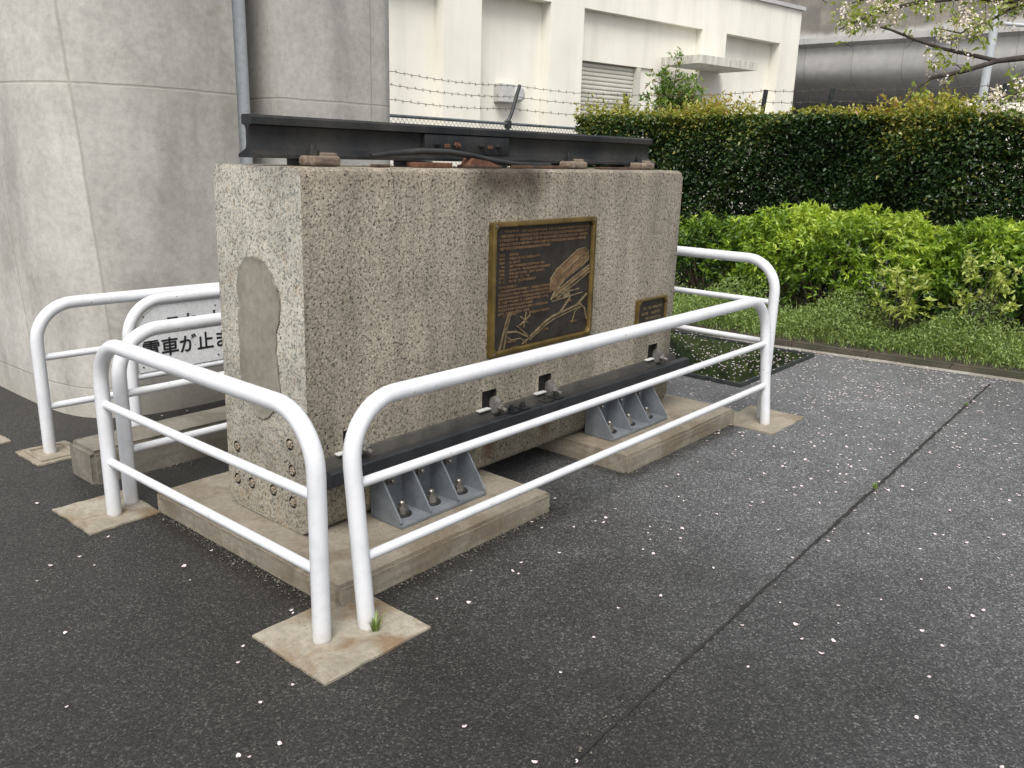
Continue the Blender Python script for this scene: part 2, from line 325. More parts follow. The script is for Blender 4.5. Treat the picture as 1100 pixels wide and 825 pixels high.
def tube(bm, pts, r, n=16, caps=True):
    pts = [Vector(p) for p in pts]
    rs = r if isinstance(r, (list, tuple)) else [r] * len(pts)
    rings = []; t0 = (pts[1] - pts[0]).normalized()
    up = Vector((0, 0, 1)) if abs(t0.z) < .9 else Vector((1, 0, 0))
    a = t0.cross(up).normalized()
    for i, p in enumerate(pts):
        if i == 0: t = (pts[1] - p)
        elif i == len(pts) - 1: t = p - pts[i - 1]
        else: t = (pts[i + 1] - p).normalized() + (p - pts[i - 1]).normalized()
        t.normalize(); a = (a - t * a.dot(t)).normalized(); b = t.cross(a)
        rings.append([bm.verts.new(p + (a * math.cos(k * 2 * math.pi / n) + b * math.sin(k * 2 * math.pi / n)) * rs[i]) for k in range(n)])
    for q, w in zip(rings, rings[1:]):
        for k in range(n): bm.faces.new((q[k], q[(k + 1) % n], w[(k + 1) % n], w[k]))
    if caps: bm.faces.new(rings[0][::-1]); bm.faces.new(rings[-1])
def prism(bm, poly, axis, a0, a1, mi=0):      # polygon in the two other axes, extruded along axis
    def P(u, v, w):
        q = [0, 0, 0]; o_ = [i for i in range(3) if i != axis]; q[o_[0]] = u; q[o_[1]] = v; q[axis] = w; return q
    A = [bm.verts.new(P(u, v, a0)) for u, v in poly]; B = [bm.verts.new(P(u, v, a1)) for u, v in poly]
    k = len(poly); fs = [bm.faces.new(A), bm.faces.new(B[::-1])]
    for i in range(k): fs.append(bm.faces.new((A[i], B[i], B[(i + 1) % k], A[(i + 1) % k])))
    for f in fs: f.material_index = mi
    bmesh.ops.recalc_face_normals(bm, faces=fs); return fs
def BM(): return bmesh.new()
def pydata(name, V, F, mat, parent=None, tone=None, smooth=False):
    me = bpy.data.meshes.new(name); V = np.asarray(V, np.float32).reshape(-1, 3); F = np.asarray(F, np.int32)
    me.vertices.add(len(V)); me.vertices.foreach_set('co', V.ravel())
    k = F.shape[1]; me.loops.add(F.size); me.loops.foreach_set('vertex_index', F.ravel())
    me.polygons.add(len(F)); me.polygons.foreach_set('loop_start', np.arange(len(F), dtype=np.int32) * k)
    me.polygons.foreach_set('loop_total', np.full(len(F), k, np.int32))
    me.materials.append(MAT[mat])
    if tone is not None:
        at = me.attributes.new('tone', 'FLOAT', 'POINT'); at.data.foreach_set('value', np.asarray(tone, np.float32))
    me.update(calc_edges=True); me.validate()
    o = bpy.data.objects.new(name, me); col.objects.link(o)
    if parent: o.parent = parent
    return o
rng = np.random.default_rng(7); random.seed(7)
def unit(v): return v / np.maximum(np.linalg.norm(v, axis=-1, keepdims=True), 1e-9)
def leaves(C, D, L, W, tone, droop=.25, fold=.2):
    """C base points, D directions, L lengths, W widths: six-vertex folded pointed leaves"""
    n = len(C); D = unit(D); rv = rng.normal(size=(n, 3)); rv[:, 2] += 1.2
    S = unit(np.cross(D, rv)); N = np.cross(S, D); N *= np.where(N[:, 2:3] < 0, -1, 1)
    L = np.broadcast_to(L, n)[:, None]; W = np.broadcast_to(W, n)[:, None]
    b = C; m1 = C + D * L * .45 + S * W * .5 + N * W * fold; m2 = C + D * L * .45 - S * W * .5 + N * W * fold
    mm = C + D * L * .5; t = C + D * L - N * L * droop
    V = np.stack([b, m1, t, mm, m2], 1).reshape(-1, 3)
    i = np.arange(n)[:, None] * 5
    F = np.concatenate([i + [0, 3, 1], i + [1, 3, 2], i + [0, 4, 3], i + [3, 4, 2]], 0)
    return V, F, np.repeat(np.broadcast_to(tone, n), 5)
def cat_leaves(parts):
    V, F, T, o = [], [], [], 0
    for v, f, t in parts: V.append(v); F.append(f + o); T.append(t); o += len(v)
    return np.concatenate(V), np.concatenate(F), np.concatenate(T)
def rosettes(P, N, k, L, W, tone, spread=.9):
    n = len(P); C = np.repeat(P, k, 0); NN = np.repeat(unit(N), k, 0)
    D = NN * .55 + rng.normal(size=(n * k, 3)) * spread * .62
    return leaves(C, D, L * rng.uniform(.65, 1.2, n * k), W * rng.uniform(.7, 1.2, n * k), np.clip(np.repeat(tone, k) + rng.normal(size=n * k) * .1, 0, 1))
# ------------------------------------------------------------------ ground, kerb, planting bed
def kx(y): return 5.265 - .1265 * (y - .17) - .012       # kerb line, slightly turned
bm = BM(); g = 90
bmesh.ops.create_grid(bm, x_segments=2, y_segments=2, size=g)
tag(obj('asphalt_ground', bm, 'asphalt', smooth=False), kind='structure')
bm = BM()                                               # planting bed soil
n = 24; ys = np.linspace(-9, 9.5, n)
A = [bm.verts.new((kx(y) + .07, y, .035)) for y in ys]; B = [bm.verts.new((kx(y) + 3.6, y, .05)) for y in ys]
for i in range(n - 1): bm.faces.new((A[i], B[i], B[i + 1], A[i + 1]))
tag(obj('planting_bed', bm, 'soil', smooth=False), kind='structure')
bm = BM(); n = 31; ys = np.linspace(-9, 9.5, n)
for i in range(n - 1):
    y0, y1 = ys[i] + .004, ys[i + 1] - .004
    vs_ = box(bm, 0, 1, y0, y1, 0, 1)
    for v in vs_:
        lo = v.co.x < .5; top = v.co.z > .5
        v.co.x = kx(v.co.y) + (0 if lo else .075); v.co.z = (.05 + random.uniform(-.006, .004)) if top else -.02
es = [e for e in bm.edges if all(v.co.z > .03 for v in e.verts)]
bmesh.ops.bevel(bm, geom=es, offset=.014, segments=2, affect='EDGES')
tag(obj('kerb', bm, 'kerb'), kind='structure')
bm = BM()
A = [bm.verts.new((kx(y) - .10 + random.uniform(-.012, .012), y, .004)) for y in ys]; B = [bm.verts.new((kx(y) + .01, y, .004)) for y in ys]
for i in range(n - 1): bm.faces.new((A[i], B[i], B[i + 1], A[i + 1]))
tag(obj('gutter', bm, 'gutter', smooth=False), kind='structure')
# long cold joint in the asphalt
bm = BM(); xs = np.arange(-3.2, 5.16, .035); prev = None
for x in xs:
    y = -1.437 + .0205 * (x + .3) + random.uniform(-.003, .003); w = .006 + .006 * random.random() + (.004 if x > 1.5 else 0)
    a, b = bm.verts.new((x, y - w * .6, .004)), bm.verts.new((x, y + w * .6, .004))
    if prev: bm.faces.new((prev[0], a, b, prev[1]))
    prev = (a, b)
tag(obj('asphalt_joint', bm, 'seam', smooth=False), kind='structure')
# ------------------------------------------------------------------ pier
def footprint(zf):
    e = zf * .016
    left = [(.86, 2.192), (.72, 2.194), (.60, 2.203), (.48, 2.222), (.385, 2.25), (.305, 2.29), (.24, 2.345), (.19, 2.415), (.155, 2.50), (.13, 2.6), (.113, 2.74), (.104, 2.92), (.10, 3.2), (.10, 5.6)]
    k = []
    k += [(1.166, 2.205), (1.16, 2.60), (1.475, 2.60), (1.462, 2.215)]
    # right half with a rounded right-hand edge
    for t in range(7):
        a = -math.pi / 2 + t * math.pi / 12
        k.append((2.30 + .2 * math.cos(a) if t else 2.30, 2.415 + .2 * math.sin(a)))
    k += [(2.50, 5.6)]
    lp = [(x - e * .7 * min(1, max(0, (.9 - x) / .6)), y) for x, y in left[::-1]]
    return lp + k
bm = BM(); zz = [-.05, .18, 1.2, 1.86, 3.0, 6.5]; rings = []
for z in zz: rings.append([bm.verts.new((x, y, z)) for x, y in footprint(z)])
m = len(rings[0])
for a, b in zip(rings, rings[1:]):
    for i in range(m): bm.faces.new((a[i], a[(i + 1) % m], b[(i + 1) % m], b[i]))
bm.faces.new(rings[-1])
pier = empty('concrete_pier', 'huge grey concrete elevated railway pier with a vertical slot, behind the block', 'pier', (1.2, 2.2, 0))
bmesh.ops.recalc_face_normals(bm, faces=bm.faces[:])
o = obj('shaft', bm, 'pier', pier); o.location = (-1.2, -2.2, 0)
pp = empty('drain_pipe', 'grey vertical drainpipe running down the slot in the concrete pier', 'pipe', (1.255, 2.33, 0))
bm = BM(); tube(bm, [(0, 0, 0), (0, 0, 3.2), (0, 0, 6.4)], .068, 24); obj('pipe', bm, 'pipe', pp)
for z in (.9, 2.75):
    bm = BM(); tube(bm, [(0, 0, z), (0, 0, z + .05)], .074, 24); box(bm, -.02, .02, .06, .268, z + .01, z + .04); obj('pipe_clip', bm, 'pipe', pp)
# ------------------------------------------------------------------ girder block
ZS, ZT, LB, WB = .089, 1.489, 2.69, .556
mon = empty('concrete_girder_block', 'large weathered concrete girder section bearing bronze plaques, on low slabs behind white barriers', 'monument', (0, 0, 0))
bm = BM()
prof = [(0, ZS + .06), (0, ZT - .036), (.010, ZT - .012), (.036, ZT), (WB - .03, ZT), (WB - .008, ZT - .012), (WB, ZT - .036), (WB, ZS + .06), (WB - .02, ZS + .02), (WB - .06, ZS + .004), (.055, ZS + .004), (.018, ZS + .022)]
def sect(x, sh): return [bm.verts.new((x + (ZT - z) * sh, y, z)) for y, z in prof]
secs = [sect(x, s_) for x, s_ in ((0, -.012), (.05, -.006), (LB - .025, 0), (LB, 0))]
for v in secs[-1]: v.co.y = WB / 2 + (v.co.y - WB / 2) * .955; v.co.z = .8 + (v.co.z - .8) * .983
m = len(prof)
for q, (a, b) in enumerate(zip(secs, secs[1:])):
    for i in range(m): bm.faces.new((a[i], a[(i + 1) % m], b[(i + 1) % m], b[i]))
f0 = bm.faces.new(secs[0][::-1]); f1 = bm.faces.new(secs[-1]); f0.material_index = 1; f1.material_index = 1
bmesh.ops.recalc_face_normals(bm, faces=bm.faces[:])
body = obj('body', bm, ['front', 'end', 'hole'], mon)
# pockets and anchor recesses cut into the body
ANCH = [(.483, .352), (.114, .451), (.103, .347), (.49, .209), (.387, .217), (.236, .228), (.106, .214)]
PO = [(.155, .262), (.962, 1.062), (1.380, 1.482), (2.415, 2.515)]
bm = BM()
for x0, x1 in PO: box(bm, x0, x1, -.05, .09, .36, .492)
for y, z in ANCH:
    tube(bm, [(-.06, y, z), (-.012 * (ZT - z) + .018, y, z)],   .0245, 14)
cut = obj('cutter', bm, 'hole', smooth=False)
md = body.modifiers.new('b', 'BOOLEAN'); md.operation = 'DIFFERENCE'; md.object = cut; md.solver = 'EXACT'
dg = bpy.context.evaluated_depsgraph_get(); nm = bpy.data.meshes.new_from_object(body.evaluated_get(dg))
body.modifiers.clear(); body.data = nm
bpy.data.objects.remove(cut)
nm.materials.clear()
for k in ('front', 'end', 'hole'): nm.materials.append(MAT[k])
for p_ in nm.polygons:
    c = p_.center; nn = p_.normal
    if nn.x < -.8 and c.x < .02: p_.material_index = 1
    elif c.y > .003 and c.y < .1 and .35 < c.z < .5 and c.x > .1 and c.x < LB - .1: p_.material_index = 2
    elif c.x < .03 and c.x > -.02 and c.y > .05 and c.y < .52 and c.z < .49 and c.z > .17 and abs(nn.x) < .5: p_.material_index = 2
    elif nn.x > .9 and c.x > 2.6: p_.material_index = 1
    else: p_.material_index = 0
for y, z in ANCH:
    bm = BM(); x = -.012 * (ZT - z)
    tube(bm, [(x + .019, y, z), (x + .010, y, z)], .0225, 12)
    for k in range(7):
        a = k * math.pi / 3; rr = 0 if k == 6 else .0105
        tube(bm, [(x + .01, y + rr * math.cos(a), z + rr * math.sin(a)), (x - .002 - random.random() * .004, y + rr * math.cos(a), z + rr * math.sin(a))], .0048, 7)
    obj('tendon_anchor', bm, 'anchor', mon)
# mortar patch on the end face
pat = [(.412, 1.10), (.365, 1.145), (.319, 1.158), (.27, 1.150), (.228, 1.143), (.19, 1.10), (.15, 1.04), (.140, .985), (.15, .93), (.172, .87), (.176, .80), (.165, .72), (.155, .64), (.185, .58), (.22, .55), (.25, .522), (.30, .512), (.345, .53), (.38, .555), (.42, .62), (.43, .70), (.422, .794), (.428, .87), (.415, .945), (.424, 1.02)]
dense = []
rq = random.Random(9)
for i in range(len(pat)):
    (ya, za), (yb, zb) = pat[i], pat[(i + 1) % len(pat)]
    for q_ in range(4): dense.append((ya + (yb - ya) * q_ / 4 + rq.uniform(-.004, .004), za + (zb - za) * q_ / 4 + rq.uniform(-.004, .004)))
pat = dense
bm = BM(); k = len(pat)
def px_(z): return -.012 * (ZT - z)
cy_, cz_ = .29, .83
ringsP = []
for sc_, dx in ((1.0, -.0005), (.985, -.006), (.955, -.004), (.9, -.0055), (.6, -.006)):
    ringsP.append([bm.verts.new((px_(cz_ + (z - cz_) * sc_) + dx, cy_ + (y - cy_) * sc_, cz_ + (z - cz_) * sc_)) for y, z in pat])
for a, b in zip(ringsP, ringsP[1:]):
    for i in range(k): bm.faces.new((a[i], b[i], b[(i + 1) % k], a[(i + 1) % k]))
bm.faces.new(ringsP[-1][::-1]); bmesh.ops.recalc_face_normals(bm, faces=bm.faces[:])
for f_ in bm.faces:
    if len(f_.verts) == 4 and all(any(v_ in r__ for r__ in (set(ringsP[1]), set(ringsP[0]))) for v_ in f_.verts): f_.material_index = 1  # dark rim paints the stained edge together with its edge shadow
obj('mortar_patch', bm, ['mortar', 'mortar_rim'], mon)
# lower guide rail on its side
bm = BM()
pf = [(-.002, .285), (-.022, .285), (-.026, .335), (-.074, .343), (-.076, .336), (-.084, .330), (-.119, .331), (-.123, .336), (-.123, .384), (-.118, .389), (-.084, .390), (-.076, .384), (-.074, .360), (-.034, .364), (-.026, .385), (-.018, .404), (-.002, .406)]
for x0, x1 in ((.0, 1.246), (1.250, 2.70)): prism(bm, pf, 0, x0, x1)
for f in bm.faces:
    c = f.calc_center_median()
    f.material_index = 1 if c.y > -.034 and c.z > .343 else 0
obj('guide_rail', bm, ['navy', 'railgrime'], mon)
for x in (1.08, 1.16, 1.34, 1.42):
    bm = BM(); box(bm, x - .03, x + .03, -.112, -.05, .3905, .398, .003); tube(bm, [(x, -.08, .397), (x, -.08, .411)], .016, 6); tube(bm, [(x, -.08, .41), (x, -.08, .422)], .009, 10)
    obj('rail_bolt', bm, 'railblack', mon)
for x0, x1 in PO:
    xm = (x0 + x1) / 2 + .012
    bm = BM()
    # cast hook: rounded lug, washer and nut
    ol = [(-.002, .385), (-.03, .378), (-.052, .392), (-.058, .425), (-.046, .452), (-.03, .466), (-.01, .462), (-.002, .44)]
    fs = prism(bm, ol, 0, xm - .018, xm + .018)
    bmesh.ops.bevel(bm, geom=list({e for f in fs for e in f.edges}), offset=.006, segments=2, affect='EDGES')
    cl = obj('rail_clip', bm, 'bolt_dull', mon)
    bm = BM(); tube(bm, [(xm, -.055, .42), (xm, -.075, .416)], .017, 6); tube(bm, [(xm, -.07, .417), (xm, -.098, .411)], .009, 10); obj('nut', bm, 'bolt_dull', cl)
    bm = BM(); box(bm, x0 - .05, x0 + .03, -.032, -.006, .409, .416, .002); obj('shim', bm, 'greybox', cl)
    bm = BM(); box(bm, x0 + .002, x1 - .002, .03, .06, .364, .488); obj('pocket_back', bm, 'hole', cl)
def bracket(x0, x1):
    br = obj('bracket', (lambda b: (box(b, x0, x1, -.19, -.004, ZS + .002, ZS + .016, .002), box(b, x0, x1, -.014, -.003, ZS + .016, .332), b)[-1])(BM()), 'galv', mon)
    t = .009
    for k in range(4):
        x = x0 + (x1 - x0 - t) * k / 3
        bm = BM(); prism(bm, [(-.0142, ZS + .0162), (-.182, ZS + .0162), (-.186, ZS + .028), (-.034, .328), (-.0142, .328)], 0, x, x + t)
        obj('gusset', bm, 'galv', br)
    for k in range(3):
        x = x0 + (x1 - x0) * (k + .5) / 3
        bm = BM(); z = ZS + .0165
        tube(bm, [(x, -.10, z), (x, -.10, z + .006)], .041, 20); obj('washer', bm, 'railblack', br); bm = BM(); tube(bm, [(x, -.10, z + .0062), (x, -.10, z + .011)], .027, 18); tube(bm, [(x, -.10, z + .011), (x, -.10, z + .030)], .024, 6); tube(bm, [(x, -.10, z + .030), (x, -.10, z + .036)], .019, 10)
        tube(bm, [(x, -.10, z + .034), (x, -.10, z + .054), (x, -.10, z + .060)], [.0135, .0135, .008], 12); obj('bolt', bm, 'bolt', br)
        bm = BM(); z = .235
        tube(bm, [(x, -.0142, z), (x, -.019, z)], .029, 18); tube(bm, [(x, -.019, z), (x, -.038, z)], .0215, 6); tube(bm, [(x, -.036, z), (x, -.05, z), (x, -.055, z)], [.011, .011, .006], 12); obj('bolt', bm, 'bolt', br)
bracket(.286, .792); bracket(1.80, 2.368)
# plaques ---------------------------------------------------------
def frame_bm(x0, x1, z0, z1, w, d, cham=0.):
    bm = BM(); 
    def loop(i, y): 
        a, b, c, e = x0 + i, x1 - i, z0 + i, z1 - i; h = max(cham - (w - i) * .4, .002) if i > 0 else .004
        return [bm.verts.new(q) for q in ((a + h, y, c), (b - h, y, c), (b, y, c + h), (b, y, e - h), (b - h, y, e), (a + h, y, e), (a, y, e - h), (a, y, c + h))]
    L = [loop(0, -.001), loop(0, -d + .003), loop(.004, -d), loop(w - .004, -d), loop(w, -d + .006), loop(w, -.001)]
    for a, b in zip(L, L[1:]):
        for i in range(8): bm.faces.new((a[i], a[(i + 1) % 8], b[(i + 1) % 8], b[i]))
    bmesh.ops.recalc_face_normals(bm, faces=bm.faces[:]); return bm
X0, X1, Z0, Z1 = .986, 1.775, .652, 1.262
pl = obj('large_plaque', (lambda b: (box(b, X0 + .02, X1 - .02, -.013, -.002, Z0 + .02, Z1 - .02), b)[-1])(BM()), 'plate', mon, label='large dark bronze plaque with brass frame, raised text and relief drawing')
obj('frame', frame_bm(X0, X1, Z0, Z1, .023, .032, .018), 'brass', pl)
for x in (X0 + .016, X1 - .016):
    for z in (Z0 + .016, Z1 - .016):
        bm = BM(); tube(bm, [(x, -.03, z), (x, -.0345, z)], .006, 10); obj('screw', bm, 'bolt_dull', pl)
PW, PH = X1 - X0, Z1 - Z0
def pq(u, v): return X0 + u * PW, Z1 - v * PH              # plaque fractions, v downwards
rt = random.Random(3)
def glyph_row(bm, u0, u1, v, h, dens=.86):                # unreadably small raised characters
    u = u0; cw = h * PH / PW
    while u + cw * .8 < u1:
        if rt.random() < dens:
            x, z = pq(u, v); s_ = h * PH
            w = cw * PW * .78
            kind = rt.random()
            for k in range(rt.choice((2, 3, 3))):
                zz_ = z - s_ * (.08 + .3 * k)
                box(bm, x, x + w * rt.uniform(.6, 1), -.0165, -.0128, zz_ - s_ * .15, zz_)
            if kind < .75:
                xx = x + w * rt.uniform(.1, .75); box(bm, xx, xx + w * .17, -.0168, -.0128, z - s_ * .82, z - s_ * .04)
        u += cw * .98
bm = BM()
glyph_row(bm, .075, .25, .062, .02, .9)
for k, (a, b) in enumerate(((.27, .94), (.075, .94), (.075, .93), (.075, .92), (.075, .55))): glyph_row(bm, a, b, .064 + k * .0305, .024, .97)
for k, (b, d_) in enumerate(((.26, 1), (.46, .9), (.27, .9), (.50, .9), (.55, .9), (.50, .9), (.36, .9), (.44, .9))):
    glyph_row(bm, .075, min(.125, b), .235 + k * .0285, .022, .9); glyph_row(bm, .165, b, .235 + k * .0285, .022, d_)
for k, b in enumerate((.24, .57, .56, .58, .55, .40, .55, .36)): glyph_row(bm, .075, b, .475 + k * .0285, .022, .95)
for u, v, w in ((.36, .70, .2), (.12, .69, .12), (.44, .86, .12), (.78, .845, .1), (.13, .9, .12), (.2, .955, .08), (.72, .665, .08)): glyph_row(bm, u, u + w, v, .022, .9)
obj('lettering', bm, 'relief', pl, smooth=False)
bm = BM()
prism(bm, [pq(*q_) for q_ in [(.56, .57), (.565, .475), (.625, .405), (.83, .268), (.90, .258), (.94, .285), (.945, .345), (.905, .378), (.71, .475), (.62, .57)]], 1, -.0145, -.0128)
prism(bm, [pq(*q_) for q_ in [(.58, .632), (.605, .59), (.955, .408), (.965, .452), (.72, .556), (.64, .625)]], 1, -.0145, -.0128)
obj('relief_body', bm, 'relief', pl, smooth=False)
bm = BM()
def pline(ptsf, w, d=.0175):
    P_ = [pq(*q) for q in ptsf]; w *= .68
    for (xa, za), (xb, zb) in zip(P_, P_[1:]):
        L_ = math.hypot(xb - xa, zb - za) or 1e-6; nx, nz_ = -(zb - za) / L_ * w / 2, (xb - xa) / L_ * w / 2
        q = [(xa + nx, za + nz_), (xb + nx, zb + nz_), (xb - nx, zb - nz_), (xa - nx, za - nz_)]
        prism(bm, q, 1, -d, -.0128)
def pfill(ptsf, d): prism(bm, [pq(*q) for q in ptsf], 1, -d, -.0128)
# monorail-like train in perspective, coming along a beam
pline([(.555, .58), (.56, .47), (.62, .40), (.83, .26), (.90, .25), (.945, .28), (.95, .35), (.90, .385), (.70, .49), (.62, .58)], .0065)
for o_ in (.035, .085): pline([(.57 + o_, .50 + o_ * .5), (.65 + o_, .41 + o_ * .6), (.84 + o_ * .5, .29 + o_ * .9)], .0045)
for t_ in np.linspace(.0, 1, 9): pline([(.655 + .2 * t_, .44 - .125 * t_), (.672 + .2 * t_, .465 - .12 * t_)], .0045)
for t_ in np.linspace(.0, 1, 5): pline([(.60 + .04 * t_, .535 - .08 * t_), (.63 + .04 * t_, .545 - .08 * t_)], .004)
pline([(.85, .265), (.87, .37)], .006); pline([(.87, .3), (.94, .3)], .006); pline([(.88, .34), (.945, .335)], .006)
pline([(.60, .62), (.965, .425)], .012)
pline([(.57, .64), (.60, .585), (.96, .40)], .006); pline([(.63, .64), (.97, .455)], .006)
pfill([(.70, .55), (.76, .53), (.765, .64), (.70, .65)], .0155); pline([(.64, .60), (.86, .585)], .009); pline([(.58, .655), (.9, .62)], .006)
# line map below
pline([(.09, .97), (.13, .82), (.17, .68)], .014); pline([(.13, .97), (.155, .80), (.19, .68)], .008)
pline([(.14, .83), (.24, .84), (.37, .91), (.52, .81), (.60, .775), (.88, .715), (.93, .76), (.96, .86)], .013); pline([(.37, .93), (.53, .835), (.61, .80), (.88, .74)], .006)
pline([(.28, .73), (.35, .79)], .008); pline([(.37, .73), (.27, .80)], .008); pline([(.33, .70), (.31, .82)], .006)
pline([(.66, .77), (.74, .68), (.77, .64)], .01); pline([(.85, .72), (.95, .64)], .012); pline([(.80, .86), (.83, .77), (.90, .74)], .005)
pline([(.16, .87), (.2, .9), (.28, .9), (.34, .95)], .006); pline([(.25, .80), (.37, .91), (.30, .95)], .008)
obj('relief_drawing', bm, 'relief2', pl, smooth=False)
x0, x1, z0, z1 = 2.240, 2.556, .602, .778
sp_ = obj('small_plaque', (lambda b: (box(b, x0 + .01, x1 - .01, -.012, -.002, z0 + .01, z1 - .01), b)[-1])(BM()), 'plate', mon, label='small black plaque with thin bronze frame near the far end')
obj('frame', frame_bm(x0, x1, z0, z1, .010, .026, .03), 'brass', sp_)
bm = BM(); X0, X1, Z0, Z1 = x0, x1, z0, z1; PW, PH = X1 - X0, Z1 - Z0
for v, a, b in ((.26, .2, .9), (.44, .15, .8), (.62, .3, .85), (.8, .2, .6)): glyph_row(bm, a, b, v, .11, .9)
obj('lettering', bm, 'relief2', sp_, smooth=False)
for x in (.35, .95, 1.85, 2.4):                            # packing under the block
    bm = BM(); box(bm, x, x + .14, .08, WB - .08, ZS + .0005, ZS + .012); obj('packing_plate', bm, 'hole', mon)
# ------------------------------------------------------------------ slabs and pads
def slab(name, x0, x1, y0, y1, h, mat, label, cat, bev=.016, rough=.004):
    bm = BM(); box(bm, 0, x1 - x0, 0, y1 - y0, -.05, h, 0)
    bmesh.ops.subdivide_edges(bm, edges=bm.edges[:], cuts=14, use_grid_fill=True)
    bm.normal_update()
    es = [e for e in bm.edges if len(e.link_faces) == 2 and e.calc_face_angle(0) > 1 and max(v.co.z for v in e.verts) > 0]
    bmesh.ops.bevel(bm, geom=es, offset=bev, segments=2, affect='EDGES')
    for v in bm.verts:
        if v.co.z > -.04: v.co += Vector((random.uniform(-1, 1), random.uniform(-1, 1), random.uniform(-1, 1) * .5)) * rough * .5
    o = obj(name, bm, mat, loc=(x0, y0, 0)); return tag(o, label, cat)
slab('concrete_slab', -.184, 1.024, -.380, .884, ZS, 'slab', 'near low tan concrete slab under the end of the block with the mortar patch', 'slab')
slab('concrete_slab', 1.651, 2.864, -.380, .884, ZS, 'slab', 'far low tan concrete slab under the plain end of the block, beside the planting bed', 'slab')
slab('concrete_footing', -.245, .70, 1.345, 1.60, .165, 'footing', 'raised grey-brown concrete footing in shadow below the white lettered sign', 'footing', .02)
def pad(x0, x1, y0, y1, label, mat='pad', ring=False):
    bm = BM(); n_ = 9
    edge = []
    for i in range(n_): edge.append((x0 + (x1 - x0) * i / n_, y0))
    for i in range(n_): edge.append((x1, y0 + (y1 - y0) * i / n_))
    for i in range(n_): edge.append((x1 - (x1 - x0) * i / n_, y1))
    for i in range(n_): edge.append((x0, y1 - (y1 - y0) * i / n_))
    edge = [(x + random.uniform(-.004, .004), y + random.uniform(-.004, .004)) for x, y in edge]
    T = [bm.verts.new((x - x0, y - y0, .008)) for x, y in edge]; Bv = [bm.verts.new((x - x0, y - y0, -.03)) for x, y in edge]
    bm.faces.new(T)
    for i in range(len(T)): bm.faces.new((Bv[i], Bv[(i + 1) % len(T)], T[(i + 1) % len(T)], T[i]))
    if ring:
        for a, b, c, d in ((.03, x1 - x0 - .03, .03, .05), (.03, x1 - x0 - .03, y1 - y0 - .05, y1 - y0 - .03), (.03, .05, .0505, y1 - y0 - .0505), (x1 - x0 - .05, x1 - x0 - .03, .0505, y1 - y0 - .0505)): box(bm, a, b, c, d, .006, .016, .003)
    bmesh.ops.recalc_face_normals(bm, faces=bm.faces[:])
    return tag(obj('concrete_pad', bm, mat, loc=(x0, y0, 0), smooth=False), label, 'concrete pad')
pad(-.478, -.042, -.688, -.30, 'nearest rust-stained concrete pad holding two white barrier posts in the foreground')
pad(-.495, -.188, .835, 1.19, 'concrete pad holding two close white posts at the left corner of the near slab')
pad(2.80, 3.27, -.655, -.30, 'pale concrete pad at the far right barrier post, near the black steel plate', 'slab')
pad(-.325, -.075, 1.785, 2.07, 'small framed concrete pad of the lone barrier post nearest the concrete pier', 'slab', True)
pad(-.62, -.275, 2.255, 2.55, 'concrete pad cut by the left edge of the picture, left of the lone post', 'slab')
bm = BM(); tube(bm, [(-.337, -.49, .0085), (-.337, -.49, .0095)], .037, 20); tube(bm, [(-.19, -.538, .0085), (-.19, -.538, .0095)], .037, 20)
# ------------------------------------------------------------------ barriers
def barrier(label, loc, rotz, L, H=.776, mid=.507, low=.252, lean=0., rr=.19, shear=0., group='white tubular barriers round the block'):
    b = empty('barrier', label, 'barrier', loc, group); b.rotation_euler = (lean, shear, rotz)
    r = .0303; H -= 0.
    P = [(0, 0, -.02), (0, 0, .2), (0, 0, H - rr)]
    P += [(rr - rr * math.cos(t * math.pi / 20), 0, H - rr + rr * math.sin(t * math.pi / 20)) for t in range(1, 11)]
    P += [(L / 2, 0, H)]
    P += [(L - rr + rr * math.sin(t * math.pi / 20), 0, H - rr + rr * math.cos(t * math.pi / 20)) for t in range(0, 11)]
    P += [(L, 0, .2), (L, 0, -.02)]
    bm = BM(); tube(bm, P, r, 28); obj('hoop', bm, 'white', b)
    for z in (mid, low):
        if z is None: continue
        bm = BM(); tube(bm, [(.012, 0, z), (L * .5, 0, z), (L - .012, 0, z)], .0175, 18); obj('rail', bm, 'white', b)
    return b
barrier('long white barrier along the plaque side of the block, leaning inward', (-.189, -.538, 0), 0, 3.137, lean=-math.atan(.102), rr=.2)
barrier('short white barrier across the block end with the mortar patch', (-.338, -.4895, 0), R(90), 1.44)
barrier('white barrier on the pier side of the block, just in front of the lettered sign', (-.228, 1.024, 0), 0, 3.1)
barrier('white barrier that carries the lettered sign, between block and pier', (.195, 1.81, 0), 0, 1.9, H=.757, mid=.352, low=None)
barrier('white barrier standing nearest the concrete pier, its lone post leftmost', (-.208, 1.93, 0), R(-3), 1.9, H=.772)
barrier('taller white barrier across the far end of the block, in front of the azaleas', (3.058, -.462, 0), R(90), 1.44, H=.985, mid=.735, low=.492, lean=0)
